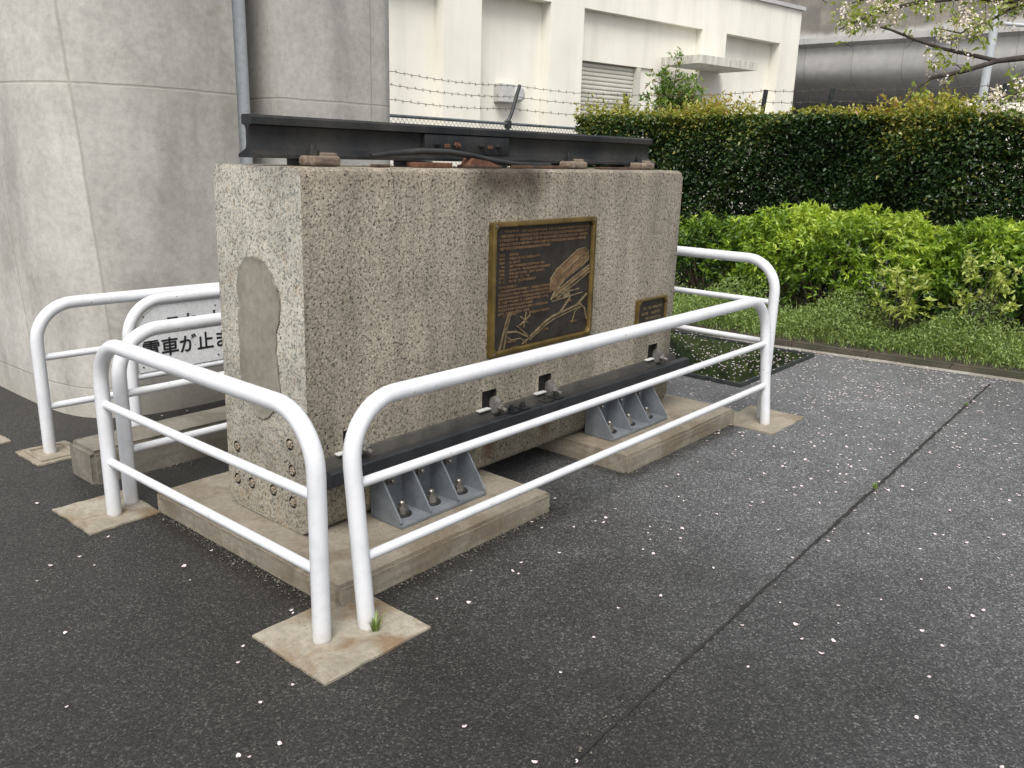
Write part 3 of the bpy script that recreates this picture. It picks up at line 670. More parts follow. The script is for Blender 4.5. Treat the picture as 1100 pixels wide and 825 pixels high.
# lettered sign
sg = empty('lettered_sign', 'white sign with black Japanese lettering fixed to a barrier behind the block', 'sign', (.195, 1.80, .375))
bm = BM()
rr = .17; out = [(.036, 0), (1.864, 0)]
H_ = .352
out += [(1.864, H_ - rr)] + [(1.864 - rr + rr * math.cos(t * math.pi / 16), H_ - rr + rr * math.sin(t * math.pi / 16)) for t in range(1, 9)]
out += [(.036 + rr - rr * math.sin(t * math.pi / 16), H_ - rr + rr * math.cos(t * math.pi / 16)) for t in range(0, 9)]
prism(bm, out, 1, -.004, .002); obj('panel', bm, 'signwhite', sg, smooth=False)
def text(body_, size, x, z, parent, sp=1.0):
    cu_ = bpy.data.curves.new('lettering', 'FONT'); cu_.body = body_; cu_.size = size; cu_.offset = size * .018; cu_.space_character = sp
    cu_.extrude = .0006; cu_.resolution_u = 4
    t = bpy.data.objects.new('t', cu_); col.objects.link(t)
    dg_ = bpy.context.evaluated_depsgraph_get(); me = bpy.data.meshes.new_from_object(t.evaluated_get(dg_))
    bpy.data.objects.remove(t)
    o = bpy.data.objects.new('lettering', me); col.objects.link(o); o.rotation_euler = (R(90), 0, 0); o.location = (x, -.0052, z); o.parent = parent
    me.materials.clear(); me.materials.append(MAT['ink']); return o
text('これ より', .105, .19, .205, sg, 1.06)
text('電車が止まります', .105, .058, .082, sg, 1.0)
for x, z in ((.08, .30), (.06, .03), (.5, .315), (.5, .03), (1.0, .315), (1.0, .03)):
    bm = BM(); tube(bm, [(x, -.004, z), (x, -.0075, z)], .004, 10); obj('screw', bm, 'hole', sg)
# ------------------------------------------------------------------ rail on top of the block
RY = .285; RZ = 1.516
def railprof(s=1.):
    h = .152; half = [(.0, 0), (.0625, 0), (.0625, .012), (.03, .024), (.012, .034), (.008, .05), (.008, .10), (.014, .113), (.0325, .118), (.0325, .143), (.026, .152)]
    return [(y, z) for y, z in half[1:]] + [(-y, z) for y, z in half[::-1][:-1]]
rail = empty('steel_rail', 'black steel track rail with bolted joint lying along the top of the block', 'rail', (0, RY, RZ))
for x0, x1 in ((-.018, 1.124), (1.127, 2.722)):
    bm = BM(); prism(bm, railprof(), 0, x0, x1); obj('rail_section', bm, 'railblack', rail)
fp = obj('fishplate', (lambda b: (prism(b, [(-.0085, .036), (-.026, .03), (-.028, .04), (-.028, .104), (-.025, .113), (-.0145, .112), (-.0085, .10)], 0, .845, 1.407), b)[-1])(BM()), 'railblack', rail)
for k, x in enumerate((.92, 1.04, 1.21, 1.33)):
    bm = BM(); tube(bm, [(x, -.028, .07), (x, -.040, .07)], .015, 6); tube(bm, [(x, -.04, .07), (x, -.054, .07)], .008, 10)
    obj('bolt', bm, 'rust' if k == 1 else 'railblack', fp, label='rusty orange bolt' if k == 1 else None)
for x in (.98, 1.27):
    bm = BM(); box(bm, x - .018, x + .018, -.034, -.0275, .058, .074, .002); obj('lock_plate', bm, 'rust', fp, label='rusty orange locking plate')
for k, x in enumerate((.225, 1.84, 2.51)):
    bm = BM(); fs = []
    box(bm, x - .065, x + .065, -.15, -.05, -.026, .012, .014, 3); box(bm, x + .0, x + .07, -.12, -.04, .0, .024, .008); 
    cl = obj('clamp', bm, 'wood', rail, label='weathered brown clamp')
    bm = BM(); tube(bm, [(x - .02, -.085, .010), (x - .02, -.085, .032)], .026, 6); tube(bm, [(x - .02, -.085, .03), (x - .02, -.085, .052)], .014, 10); obj('bolt', bm, 'railblack', cl)
for x in (.25, .8, 1.3, 1.9, 2.45):
    bm = BM(); box(bm, x - .06, x + .06, -.06, .06, -.026, -.001); obj('rail_pad', bm, 'railblack', rail)
def loose(name, x0, x1, y0, y1, z0, z1, mat, label, cat, rz=0, bev=.003):
    bm = BM(); box(bm, -(x1 - x0) / 2, (x1 - x0) / 2, -(y1 - y0) / 2, (y1 - y0) / 2, 0, z1 - z0, bev)
    o = obj(name, bm, mat, loc=((x0 + x1) / 2, (y0 + y1) / 2, z0)); o.rotation_euler.z = R(rz); return tag(o, label, cat)
loose('tie_plate', .66, .86, .10, .18, ZT + .001, ZT + .022, 'rust', 'thin rusty plate lying left of the rail joint on top of the block', 'tie plate', 3)
o = loose('wedge_plate', .98, 1.19, .11, .19, ZT + .001, ZT + .014, 'darkrust', 'rust red wedge shaped plate on top of the block below the rail joint', 'tie plate', -2)
bm = BM(); prism(bm, [(-.095, .013), (.09, .013), (.03, .03), (-.07, .042)], 1, -.03, .03); obj('wedge', bm, 'rust', o)
loose('flat_bar', 1.30, 1.72, .12, .16, ZT + .001, ZT + .016, 'darkrust', 'dark rusty flat bar in front of the rail between joint and middle clamp', 'steel bar', 1)
loose('flat_bar', 2.02, 2.38, .13, .17, ZT + .001, ZT + .012, 'darkrust', 'dark rusty flat bar in front of the rail near its far end', 'steel bar', -1)
loose('stone_chip', .42, .50, .09, .13, ZT + .001, ZT + .012, 'darkrust', 'small dark rusty scrap beside the nearest rail clamp', 'metal scrap', 10)
bm = BM(); tube(bm, [(.46, .165, 1.532), (.55, .16, 1.541), (.72, .15, 1.556), (.88, .15, 1.556), (1.03, .15, 1.542), (1.2, .155, 1.520), (1.36, .16, 1.508), (1.5, .165, 1.506), (1.62, .165, 1.508)], [.009, .012, .013, .013, .013, .013, .012, .012, .010], 12)
tag(obj('curved_rod', bm, 'railblack'), 'black bent steel rod lying in front of the rail joint on the block', 'steel rod')
# ------------------------------------------------------------------ black steel plate
bm = BM(); fr = [(3.665, -.035), (5.035, -.035), (4.98, 1.9), (3.665, 1.9)]
box(bm, 3.69, 5.0, -.01, 1.9, -.02, .020, .004)
sp = obj('steel_plate', bm, 'steelplate', smooth=False); tag(sp, 'wet black steel cover plate strewn with petals on the ground past the block', 'cover plate')
bm = BM(); box(bm, 3.66, 5.03, -.036, -.012, -.02, .03, .004); box(bm, 3.66, 3.688, -.0115, 1.9, -.02, .03, .004); box(bm, 5.003, 5.03, -.0115, 1.9, -.02, .03, .004)
obj('edge_frame', bm, 'post', sp)
# ------------------------------------------------------------------ building
bd = empty('building', 'cream white building with recessed wall panels and roller shutter behind the fence', 'building', (11.97, 7.5, 0)); bd.rotation_euler.z = R(-10)
def bpart(name, boxes, mat, parent=bd, **k):
    bm = BM()
    for b in boxes: box(bm, *b)
    return obj(name, bm, mat, parent, smooth=False, **k)
SL, SR = -9., 7.08
bpart('wall', [(SL, SR, 0, .30, 4.23, 5.02),                                             # band over the panels
               (SL, -5.4, 0, .30, -.1, 4.229), (-3.23, -2.44, 0, .30, -.1, 4.229), (-.86, -.03, 0, .30, -.1, 4.229), (3.46, 4.29, 0, .30, -.1, 4.229), (6.31, SR, 0, .30, -.1, 4.229),
               (-.029, 2.55, .16, .30, 3.34, 4.229), (2.15, 3.459, .162, .30, -.1, 3.339), (2.551, 3.459, .16, .30, 3.341, 4.229),
               (-5.399, -3.231, .25, .30, -.1, 4.229), (-2.439, -.861, .25, .30, -.1, 4.229), (4.291, 6.309, .25, .30, -.1, 4.229),
               (SL, SR, .301, 9, -.1, 4.95)], 'wall')
bpart('roof_cap', [(SL, SR + .06, -.06, 9, 5.021, 5.10)], 'cap')
cn = bpart('canopy', [(2.2, 4.09, -1.0, -.001, 3.40, 3.555)], 'canopy')
bm = BM(); k = 42                                                              # roller shutter slats
for i in range(k):
    z = 3.32 - i * .08
    prism(bm, [(.27, z), (.245, z - .015), (.240, z - .04), (.246, z - .065), (.27, z - .079)], 0, .0, 1.66)
shs = obj('roller_shutter', bm, 'shutter', bd)
bpart('shutter_jamb', [(1.67, 1.78, .15, .28, -.1, 3.335)], 'shutter')
bpart('shutter_box', [(1.79, 2.14, .2, .29, -.1, 3.335)], 'wall')
bx = bpart('meter_box', [(-1.95, -1.62, .04, .2485, 2.47, 2.77)], 'greybox')
bm = BM(); tube(bm, [(-1.53, .2485, 2.62), (-1.53, .06, 2.62), (-1.53, .02, 2.62)], [.15, .15, .10], 20); obj('round_cover', bm, 'cap', bx)
# ------------------------------------------------------------------ fence with barbed wire
FZ = 1.955; FY = 5.2; FX = 8.95
fn = empty('chainlink_fence', 'chainlink fence with leaning barbed wire arms between hedge and cream building', 'fence', (7.15, FY, 0))
off = Vector((-7.15, -FY, 0))
def fpart(name, bm, mat):
    o = obj(name, bm, mat, fn); o.location = off; return o
bm = BM(); tube(bm, [(2.6, FY, FZ), (5.5, FY, FZ), (FX, FY, FZ)], .019, 10); tube(bm, [(FX, FY - .02, FZ), (FX, -4, FZ)], .019, 10); fpart('top_rail', bm, 'fence')
arms = []
for x in (2.6, 4.7, 7.15):
    top = (x + .20, FY - .02, 2.46); bm = BM(); tube(bm, [(x, FY, 0), (x, FY, FZ + .06)], .026, 12)
    fpart('post', bm, 'fence'); bm = BM(); tube(bm, [(x, FY, FZ + .03), (x + .06, FY, FZ + .12), top], .024, 10); box(bm, x - .035, x + .035, FY - .035, FY + .035, FZ - .06, FZ + .04, .005)
    fpart('barb_arm', bm, 'post'); arms.append(((x, FY, FZ + .05), top))
arm2 = []
for y in (4.45, 2.45, 1.6, -.27, -2.2):
    top = (FX - .05, y + (.06 if y > 4 else -.06), 2.44); bm = BM(); tube(bm, [(FX, y, 0), (FX, y, FZ + .06)], .026, 12); tube(bm, [(FX, y, FZ + .03), top], .03, 10)
    fpart('post', bm, 'post'); arm2.append(((FX, y, FZ + .05), top))
bm = BM(); pitch = .07
def wires(pfun, L):
    n_ = int(L / pitch) + 28
    for i in range(n_):
        for sgn in (1, -1):
            a0 = i * pitch if sgn > 0 else i * pitch - 0
            u0, u1 = a0, a0 + sgn * FZ
            if sgn > 0: u0 -= FZ; u1 -= FZ
            w0, w1 = 0., FZ
            lo, hi = min(u0, u1), max(u0, u1)
            if hi < 0 or lo > L: continue
            # clip to 0..L
            def zat(u): return (u - u0) / (u1 - u0) * FZ
            ua, ub = max(lo, 0), min(hi, L)
            tube(bm, [pfun(ua, zat(ua)), pfun(ub, zat(ub))], .0022, 3, False)
wires(lambda u, z: (5.0 + u, FY, z), 3.95); wires(lambda u, z: (FX, FY - u, z), 7.5)
fpart('chain_link', bm, 'wire')
bm = BM()
def strand(ptsl):
    P = []
    for a, b in zip(ptsl, ptsl[1:]):
        a, b = Vector(a), Vector(b); d = (b - a).length; m_ = max(4, int(d / .06))
        for i in range(m_):
            t = i / m_; q = a.lerp(b, t); q.z -= .035 * d * .5 * math.sin(math.pi * t) - .006 * math.sin(i * 2.1); q.y += .006 * math.cos(i * 1.7); P.append(q)
            if i % 2 == 0:
                for s_ in (-1, 1): tube(bm, [q + Vector((.012 * s_, 0, -.022)), q + Vector((-.012 * s_, .004, .022))], .0022, 3, False)
    P.append(Vector(ptsl[-1])); tube(bm, P, .0034, 4, False)
for f in (.32, .66, .97):
    strand([Vector(a).lerp(Vector(b), f) for a, b in arms + arm2[:1]]); strand([Vector(a).lerp(Vector(b), f) for a, b in arm2])
fpart('barbed_wire', bm, 'barb')
# ------------------------------------------------------------------ viaduct, pole and low wall far right
vd = empty('viaduct', 'grey concrete elevated road with rounded underside beyond the hedge', 'viaduct', (21.5, 4, 0))
bm = BM()
pf = [(.4, 3.55), (.75, 3.42), (1.3, 3.30), (9, 3.22), (9, 6.5), (.62, 6.5), (.62, 4.78), (-.22, 4.72), (-.22, 4.58), (-.04, 4.50), (-.05, 4.2), (-.03, 3.95), (.04, 3.78), (.16, 3.65)]
prism(bm, pf, 1, -26, 9); o = obj('girder', bm, 'via', vd)
for y in (-8,):
    bm = BM(); box(bm, 1.5, 3.6, y, y + 2.4, -.1, 3.31, .15); obj('pier', bm, 'via', vd)
bm = BM(); box(bm, 8.2, 8.9, -26, 9, -.1, 3.21); obj('shade_backing', bm, 'hole', vd)  # added black wall, its colour stands in for the shade under the deck
bm = BM(); box(bm, 0, .2, -3.4, 0, -.05, 2.76, .01); tag(obj('low_wall', bm, 'wall', loc=(17, 1.78, 0)), 'plain white wall seen over the hedge beneath the viaduct at far right', 'wall')
ut = empty('utility_pole', 'bare grey metal pole standing in front of the viaduct behind the cherry branch', 'pole', (15, 1.24, 0))
bm = BM(); tube(bm, [(0, 0, -.1), (0, 0, 3), (0, 0, 6.5)], .07, 16); obj('pole', bm, 'pipe', ut)
bm = BM(); tube(bm, [(0, -.06, 3.9), (.2, -1.2, 3.75)], .03, 10); obj('arm', bm, 'pipe', ut)
# ------------------------------------------------------------------ vegetation
def bed(x, y): return .045
def hedge():
    h = empty('hedge', 'tall clipped dark green hedge with yellow shoots behind the azaleas', 'hedge', (8.1, 1, 0))
    parts = []
    n_ = 170000
    y = rng.uniform(-4.2, 4.6, n_); t = rng.random(n_)
    z = rng.uniform(.12, 2.06, n_); dx = np.abs(rng.normal(size=n_)) * .10
    face = rng.random(n_)
    x = np.where(face < .62, 7.78 + dx, np.where(face < .8, 8.5 - dx, rng.uniform(7.8, 8.5, n_)))
    z = np.where(face >= .8, 2.06 - np.abs(rng.normal(size=n_)) * .06, z)
    bumpx = .07 * np.sin(y * 3.1 + 1.2 * np.sin(z * 3)) + .05 * np.sin(y * 7.7 + z * 5)
    x = x + bumpx * np.where(face < .62, 1, .3)
    # thin spots
    g_ = np.sin(y * 2.3 + 1.0) * np.sin(z * 3.2 + y * 1.3) + .6 * np.sin(y * 5.1 - z * 4.0) + .4 * np.sin(y * 11 + z * 9)
    low = np.clip((1.25 - z) / 1.0, 0, 1)
    thick = (1.1 - low * .45) * (1 - .95 * np.clip(g_ - .45, 0, 1) ** .6 * (.25 + .75 * low))
    keep = (rng.random(n_) < thick) | (face >= .8)
    P = np.stack([x, y, z], 1)[keep]; m_ = len(P)
    N = np.stack([np.where(face < .62, -1., np.where(face < .8, 1., 0.)), np.zeros(n_), np.where(face >= .8, 1., .25)], 1)[keep]
    patch = .12 * np.sin(P[:, 1] * 1.9 + 2) + .1 * np.sin(P[:, 1] * 4.7 + P[:, 2] * 3)
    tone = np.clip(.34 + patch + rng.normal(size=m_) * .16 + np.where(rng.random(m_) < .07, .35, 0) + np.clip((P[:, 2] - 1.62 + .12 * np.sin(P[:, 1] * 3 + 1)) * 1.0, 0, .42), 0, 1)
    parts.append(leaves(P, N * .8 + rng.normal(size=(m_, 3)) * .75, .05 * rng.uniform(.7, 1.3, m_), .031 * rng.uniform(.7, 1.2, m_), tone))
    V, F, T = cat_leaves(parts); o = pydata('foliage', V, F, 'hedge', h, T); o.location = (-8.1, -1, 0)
    n3 = 26000; y = rng.uniform(-4.2, 4.5, n3); z = rng.uniform(.15, 2.0, n3); x = rng.uniform(7.95, 8.35, n3)
    gp = np.sin(y * 2.3 + 1.0) * np.sin(z * 3.2 + y * 1.3) + .6 * np.sin(y * 5.1 - z * 4.0) + .4 * np.sin(y * 11 + z * 9); lw = np.clip((1.45 - z) / .8, 0, 1)
    ok = rng.random(n3) > np.clip((gp - .35) * 2.2, 0, 1) * lw
    P = np.stack([x, y, z], 1)[ok]; m_ = len(P)
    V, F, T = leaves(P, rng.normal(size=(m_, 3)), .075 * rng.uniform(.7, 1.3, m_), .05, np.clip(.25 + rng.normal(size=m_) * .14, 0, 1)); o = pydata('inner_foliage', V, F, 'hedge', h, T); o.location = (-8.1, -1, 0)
    # young shoots on the top
    bases = []; 
    n2 = 2600; y = rng.uniform(-4.2, 4.65, n2)
    dens = .35 + .65 * (np.sin(y * 2.2 + .6) > -.2)
    ok = rng.random(n2) < dens; y = y[ok]; n2 = len(y)
    tall = .04 + .12 * rng.random(n2) ** 2 + .24 * np.clip(np.sin(y * 2.6 + 1.1), 0, 1) * rng.random(n2)
    tall += np.where(y > 4.0, .22 * rng.random(n2), 0)
    xx = rng.uniform(7.8, 8.45, n2); Pp = []; Dd = []; Tt = []
    for i in range(n2):
        ln = np.array([rng.normal() * .25, rng.normal() * .25, 1.]); m_ = int(5 + tall[i] * 34)
        tt = rng.random(m_); q = np.array([xx[i], y[i], 2.02]) + ln * tall[i] * tt[:, None]
        Pp.append(q); Dd.append(rng.normal(size=(m_, 3)) + [0, 0, .7]); Tt.append(np.clip(.35 + .45 * tt + rng.normal(size=m_) * .15 + .1 * math.sin(y[i] * 3), 0, 1))
    Pp, Dd, Tt = np.concatenate(Pp), np.concatenate(Dd), np.concatenate(Tt); m_ = len(Pp)
    V, F, T = leaves(Pp, Dd, .052 * rng.uniform(.6, 1.3, m_), .026, Tt); o = pydata('young_shoots', V, F, 'hedgetop', h, T); o.location = (-8.1, -1, 0)
    for y_ in np.arange(-3.9, 4.4, .42):
        bm = BM(); x_ = 8.15 + rng.normal() * .06
        P = [(x_, y_, 0)]; 
        for z_ in (.5, 1.0, 1.5, 1.9): P.append((x_ + rng.normal() * .06, y_ + rng.normal() * .09, z_))
        tube(bm, P, [.024, .02, .016, .012, .006], 7)
        for k_ in range(7):
            z_ = rng.uniform(.3, 1.5); a = rng.uniform(0, 6.28); b_ = Vector((x_, y_, z_)); e_ = b_ + Vector((math.cos(a) * .28, math.sin(a) * .3, .4))
            tube(bm, [b_, b_.lerp(e_, .5) + Vector((0, 0, .05)), e_], [.009, .007, .003], 5)
        o = obj('trunk', bm, 'twig', h); o.location = (-8.1, -1, 0)
hedge()
def azalea(label, cx, cy, rx, ry, H, n_, tone0, seed):
    r_ = np.random.default_rng(seed)
    root = empty('azalea_bush', label, 'bush', (cx, cy, .04), 'azalea bushes in front of the hedge')
    # shell points on a lumpy super-ellipsoid, open near the ground
    d = unit(r_.normal(size=(n_ * 2, 3)) * [1, 1, .9]); d = d[d[:, 2] > -.55][:n_]; m_ = len(d)
    pw = 3.6; s_ = (np.abs(d[:, 0]) ** pw + np.abs(d[:, 1]) ** pw + np.abs(d[:, 2]) ** pw) ** (-1 / pw)
    lump = 1 + .07 * np.sin(d[:, 0] * 7 + d[:, 1] * 9 + seed) + .06 * np.sin(d[:, 1] * 15 + d[:, 2] * 11) + .05 * np.sin(d[:, 2] * 17 + d[:, 0] * 13)
    depth = 1 - np.abs(r_.normal(size=m_)) * .07 - (r_.random(m_) < .25) * r_.random(m_) * .25
    P = d * (s_ * lump * depth)[:, None] * [rx, ry, H * .58] + [0, 0, H * .45]
    gap = np.sin(P[:, 1] * 9 + seed) * np.sin(P[:, 2] * 8 + P[:, 1] * 4) ; lowp = np.clip(1 - P[:, 2] / (H * .66), 0, 1)
    ok = (r_.random(m_) > lowp * (.85 + .6 * (gap > 0))) & (P[:, 2] > .06)
    P, d = P[ok], d[ok]
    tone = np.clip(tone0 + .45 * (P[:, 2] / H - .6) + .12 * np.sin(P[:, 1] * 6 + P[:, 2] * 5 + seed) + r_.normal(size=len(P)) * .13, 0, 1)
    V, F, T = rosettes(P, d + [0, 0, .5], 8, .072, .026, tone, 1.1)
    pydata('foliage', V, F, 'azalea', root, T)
    bm = BM()
    for k_ in range(16):
        a = r_.uniform(0, 6.28); q = np.array([math.cos(a) * rx * .75, math.sin(a) * ry * .8, H * r_.uniform(.45, .8)]); b_ = q * [.2, .35, 0] + [0, 0, -.03]
        tube(bm, [b_, b_ * .4 + q * .5 + [0, 0, -.05], q], [.016, .011, .005], 6)
    obj('stems', bm, 'twig', root)
azalea('small darker azalea half hidden behind the far edge of the block', 7.0, 1.98, .5, .52, .84, 1000, .36, 1)
azalea('big round bright green azalea in the middle of the planting bed', 6.85, .52, .62, 1.12, 1.0, 3300, .64, 2)
azalea('azalea of duller green right of the big bright one, behind the young shrubs', 7.25, -1.0, .62, .85, .98, 1900, .46, 3)
azalea('azalea cut by the right edge of the picture', 6.95, -2.5, .6, .7, 1.0, 1200, .45, 4)
def young(label, x, y, H, spread, k_, seed):
    r_ = np.random.default_rng(seed); root = empty('young_shrub', label, 'shrub', (x, y, .04), 'young shrubs in the grass')
    bm = BM(); tips = []
    tube(bm, [(0, 0, -.03), (.01, .02, H * .3)], [.011, .009], 7)
    for i in range(k_):
        a = r_.uniform(0, 6.28); e_ = np.array([math.cos(a) * spread * r_.uniform(.3, 1), math.sin(a) * spread * r_.uniform(.3, 1), H * r_.uniform(.45, 1.)])
        b_ = np.array([.01, .02, H * r_.uniform(.08, .3)]); mid_ = b_ * .5 + e_ * .5 + [0, 0, -.03]
        tube(bm, [b_, mid_, e_], [.007, .005, .003], 5); tips += [e_, mid_ * .3 + e_ * .7]
    obj('stem', bm, 'bark', root)
    P = np.array(tips); P = np.repeat(P, 3, 0) + r_.normal(size=(len(P) * 3, 3)) * .025
    V, F, T = rosettes(P, r_.normal(size=P.shape) * .4 + [0, 0, 1], 7, .065, .024, np.clip(.5 + r_.normal(size=len(P)) * .2, 0, 1)); pydata('foliage', V, F, 'shrub', root, T)
young('left young shrub with pale yellow-green leaves on dark stems in the grass', 5.95, -.40, .64, .30, 16, 11)
young('taller right young shrub with a bare stem in front of the dull green azalea', 6.12, -.95, .80, .28, 13, 12)
def grass():
    n_ = 9000; y = rng.uniform(-3.2, 2.8, n_); x = kx(y) + .07 + np.abs(rng.normal(size=n_)) * .55 + rng.random(n_) * .35
    hgt = (.04 + .12 * rng.random(n_)) * (1 + .45 * np.sin(y * 5 + x * 4)) * np.clip(.45 + (x - kx(y)) * 1.3, .4, 1.35)
    a = rng.uniform(0, 6.28, n_); ln = rng.normal(size=(n_, 2)) * .4; w = rng.uniform(.0025, .005, n_)
    B = np.stack([x, y, np.full(n_, .034)], 1); S = np.stack([np.cos(a), np.sin(a), np.zeros(n_)], 1) * w[:, None]
    D = np.concatenate([ln, np.ones((n_, 1))], 1) * hgt[:, None]
    T_ = B + D; T_[:, 2] -= hgt * .15; Mi = B + D * [.4, .4, .6]
    V = np.stack([B - S, B + S, Mi + S * .8, Mi - S * .8, T_], 1).reshape(-1, 3); i = np.arange(n_)[:, None] * 5
    F = np.concatenate([i + [0, 1, 2], i + [0, 2, 3], i + [3, 2, 4]], 0); tone = np.repeat(np.clip(rng.normal(size=n_) * .17 + .5 + .15 * np.sin(y * 4), 0, 1), 5)
    # small broad-leaved weeds mixed in
    m_ = 34000; yy = rng.uniform(-3.2, 2.8, m_); xx = kx(yy) + .10 + np.abs(rng.normal(size=m_)) * .5 + rng.random(m_) * .3
    ht = rng.random(m_) ** .8 * .22 * (1 + .5 * np.sin(yy * 6 + 1)) * np.clip(.4 + (xx - kx(yy)) * 1.4, .3, 1.3)
    lv = leaves(np.stack([xx, yy, .035 + ht], 1), rng.normal(size=(m_, 3)) + [0, 0, .5], .034 * rng.uniform(.6, 1.3, m_), .013, np.clip(rng.normal(size=m_) * .18 + .5, 0, 1))
    V2, F2, T2 = cat_leaves([(V, F, tone), lv])
    tag(pydata('grass', V2, F2, 'grass', None, T2), 'green grass and small weeds along the kerb', 'grass', kind='stuff')
grass()
def tuft(label, loc, k_, h, seed):
    r_ = np.random.default_rng(seed); n_ = k_; a = r_.uniform(0, 6.28, n_); B = np.stack([np.cos(a) * .012, np.sin(a) * .012, np.zeros(n_)], 1) * r_.random(n_)[:, None]
    S = np.stack([-np.sin(a), np.cos(a), np.zeros(n_)], 1) * .0022; hh = h * r_.uniform(.5, 1, n_); out_ = np.stack([np.cos(a), np.sin(a), np.zeros(n_)], 1) * (hh * r_.uniform(.2, .7, n_))[:, None]
    Mi = B + out_ * .4 + np.stack([0 * hh, 0 * hh, hh * .7], 1); T_ = B + out_ + np.stack([0 * hh, 0 * hh, hh * .95], 1)
    V = np.stack([B - S, B + S, Mi + S * .8, Mi - S * .8, T_], 1).reshape(-1, 3); i = np.arange(n_)[:, None] * 5
    F = np.concatenate([i + [0, 1, 2], i + [0, 2, 3], i + [3, 2, 4]], 0)
    o = pydata('grass_tuft', V, F, 'grass', None, np.repeat(r_.uniform(.2, .75, n_), 5)); o.location = loc; tag(o, label, 'grass tuft')
tuft('small grass tuft growing at the foot of the nearest leaning barrier post', (-.185, -.575, .008), 34, .075, 1)
tuft('tiny weed in the asphalt joint near the kerb', (4.35, -1.343, .004), 26, .03, 2)
tuft('tiny weed in the asphalt joint halfway towards the camera', (2.35, -1.383, .004), 26, .035, 3)
# sapling behind the hedge
sp_ = empty('sapling', 'small leafy sapling behind the hedge in front of the roller shutter', 'sapling', (9.8, 4.25, 0))
bm = BM(); tips = []; r_ = np.random.default_rng(5)
tube(bm, [(0, 0, 0), (.03, 0, 1.2), (0, .02, 2.2)], [.025, .02, .012], 8)
for i in range(40):
    a = r_.uniform(0, 6.28); z0_ = r_.uniform(1.5, 2.2); e_ = np.array([math.cos(a) * .45 * r_.uniform(.2, 1), math.sin(a) * .55 * r_.uniform(.2, 1), min(z0_ + r_.uniform(.25, .8), 2.98)])
    b_ = np.array([.01, .01, z0_]); tube(bm, [b_, b_ * .5 + e_ * .5 + [0, 0, .04], e_], [.008, .006, .003], 5); tips += [e_, b_ * .35 + e_ * .65, b_ * .65 + e_ * .35]
obj('trunk', bm, 'twig', sp_)
P = np.repeat(np.array(tips), 14, 0); P = P + r_.normal(size=P.shape) * .06
V, F, T = rosettes(P, r_.normal(size=P.shape) * .6 + [0, 0, .8], 4, .075, .028, np.clip(.5 + r_.normal(size=len(P)) * .25, 0, 1)); pydata('crown', V, F, 'sapling', sp_, T)
# cherry tree: trunk out of frame on the right, limbs reaching into the picture
ch = empty('cherry_tree', 'cherry tree at the right edge whose dark limbs carry last blossoms and young leaves', 'tree', (7.0, -3.0, 0))
off = Vector((-7.0, -3.0, 0)) * 1; off = Vector((-7.0, 3.0, 0))
bm = BM(); tube(bm, [(7, -3, -.05), (6.98, -2.95, .9), (6.9, -2.8, 1.7), (6.75, -2.5, 2.4), (6.6, -2.1, 3.2)], [.17, .14, .125, .11, .09], 14)
o = obj('trunk', bm, 'bark', ch); o.location = off
bm = BM(); twigs = []
def limb(P, r0, r1):
    k_ = len(P); tube(bm, P, [r0 + (r1 - r0) * i / (k_ - 1) for i in range(k_)], 9)
limb([(6.85, -2.65, 2.0), (6.5, -1.9, 2.25), (6.2, -1.3, 2.37), (6.0, -1.01, 2.381), (5.85, -.86, 2.35), (5.68, -.68, 2.27), (5.504, -.495, 2.21), (5.42, -.43, 2.14), (5.36, -.388, 2.05), (5.33, -.36, 2.0)], .032, .005)
limb([(5.85, -.86, 2.352), (5.72, -.66, 2.40), (5.594, -.504, 2.435), (5.48, -.33, 2.50), (5.374, -.188, 2.561), (5.33, -.12, 2.58)], .017, .007)
limb([(6.7, -2.35, 2.7), (6.35, -1.55, 2.85), (6.05, -.92, 2.79), (5.8, -.62, 2.82), (5.5, -.3, 2.76), (5.3, -.08, 2.68), (5.1, .11, 2.55)], .035, .004)
limb([(6.35, -1.55, 2.85), (6.15, -1.05, 3.0), (5.8, -.5, 2.95), (5.5, -.15, 2.86), (5.2, .12, 2.74)], .025, .004)
limb([(6.05, -.92, 2.79), (5.9, -.75, 2.65), (5.72, -.6, 2.55), (5.55, -.45, 2.58)], .012, .003)
limb([(6.2, -1.3, 2.37), (6.0, -1.12, 2.2), (5.85, -1.0, 2.1), (5.65, -.85, 2.04)], .012, .003)
limb([(5.68, -.68, 2.27), (5.62, -.62, 2.32)], .006, .002); limb([(5.5, -.33, 2.5), (5.42, -.30, 2.42)], .005, .002)
clusters = []
def along(P, n_, sd, zoff=0.):
    P = np.array(P); 
    for _ in range(n_):
        t = rng.random() * (len(P) - 1); i = int(t); q = P[i] + (P[i + 1] - P[i]) * (t - i); clusters.append(q + rng.normal(size=3) * sd + [0, 0, zoff])
along([(6.05, -.92, 2.79), (5.8, -.62, 2.82), (5.5, -.3, 2.76), (5.3, -.08, 2.68), (5.1, .11, 2.55)], 110, .07)
along([(6.15, -1.05, 3.0), (5.8, -.5, 2.95), (5.5, -.15, 2.86), (5.2, .12, 2.74)], 100, .08)
along([(6.05, -.92, 2.79), (5.9, -.75, 2.65), (5.72, -.6, 2.55), (5.55, -.45, 2.58)], 80, .08)
along([(6.0, -1.12, 2.2), (5.85, -1.0, 2.1), (5.65, -.85, 2.04)], 45, .07)
along([(5.68, -.68, 2.32), (5.5, -.45, 2.32)], 16, .05); along([(5.36, -.388, 2.05), (5.42, -.44, 2.1)], 5, .03)
for q in clusters[::2]:
    e_ = np.array(q); b_ = e_ + [rng.normal() * .05, rng.normal() * .05, rng.normal() * .06]; tube(bm, [b_, e_], [.003, .0015], 4)
o = obj('limb', bm, 'bark', ch); o.location = off
Cq = np.array(clusters)
isb = rng.random(len(Cq)) < .36
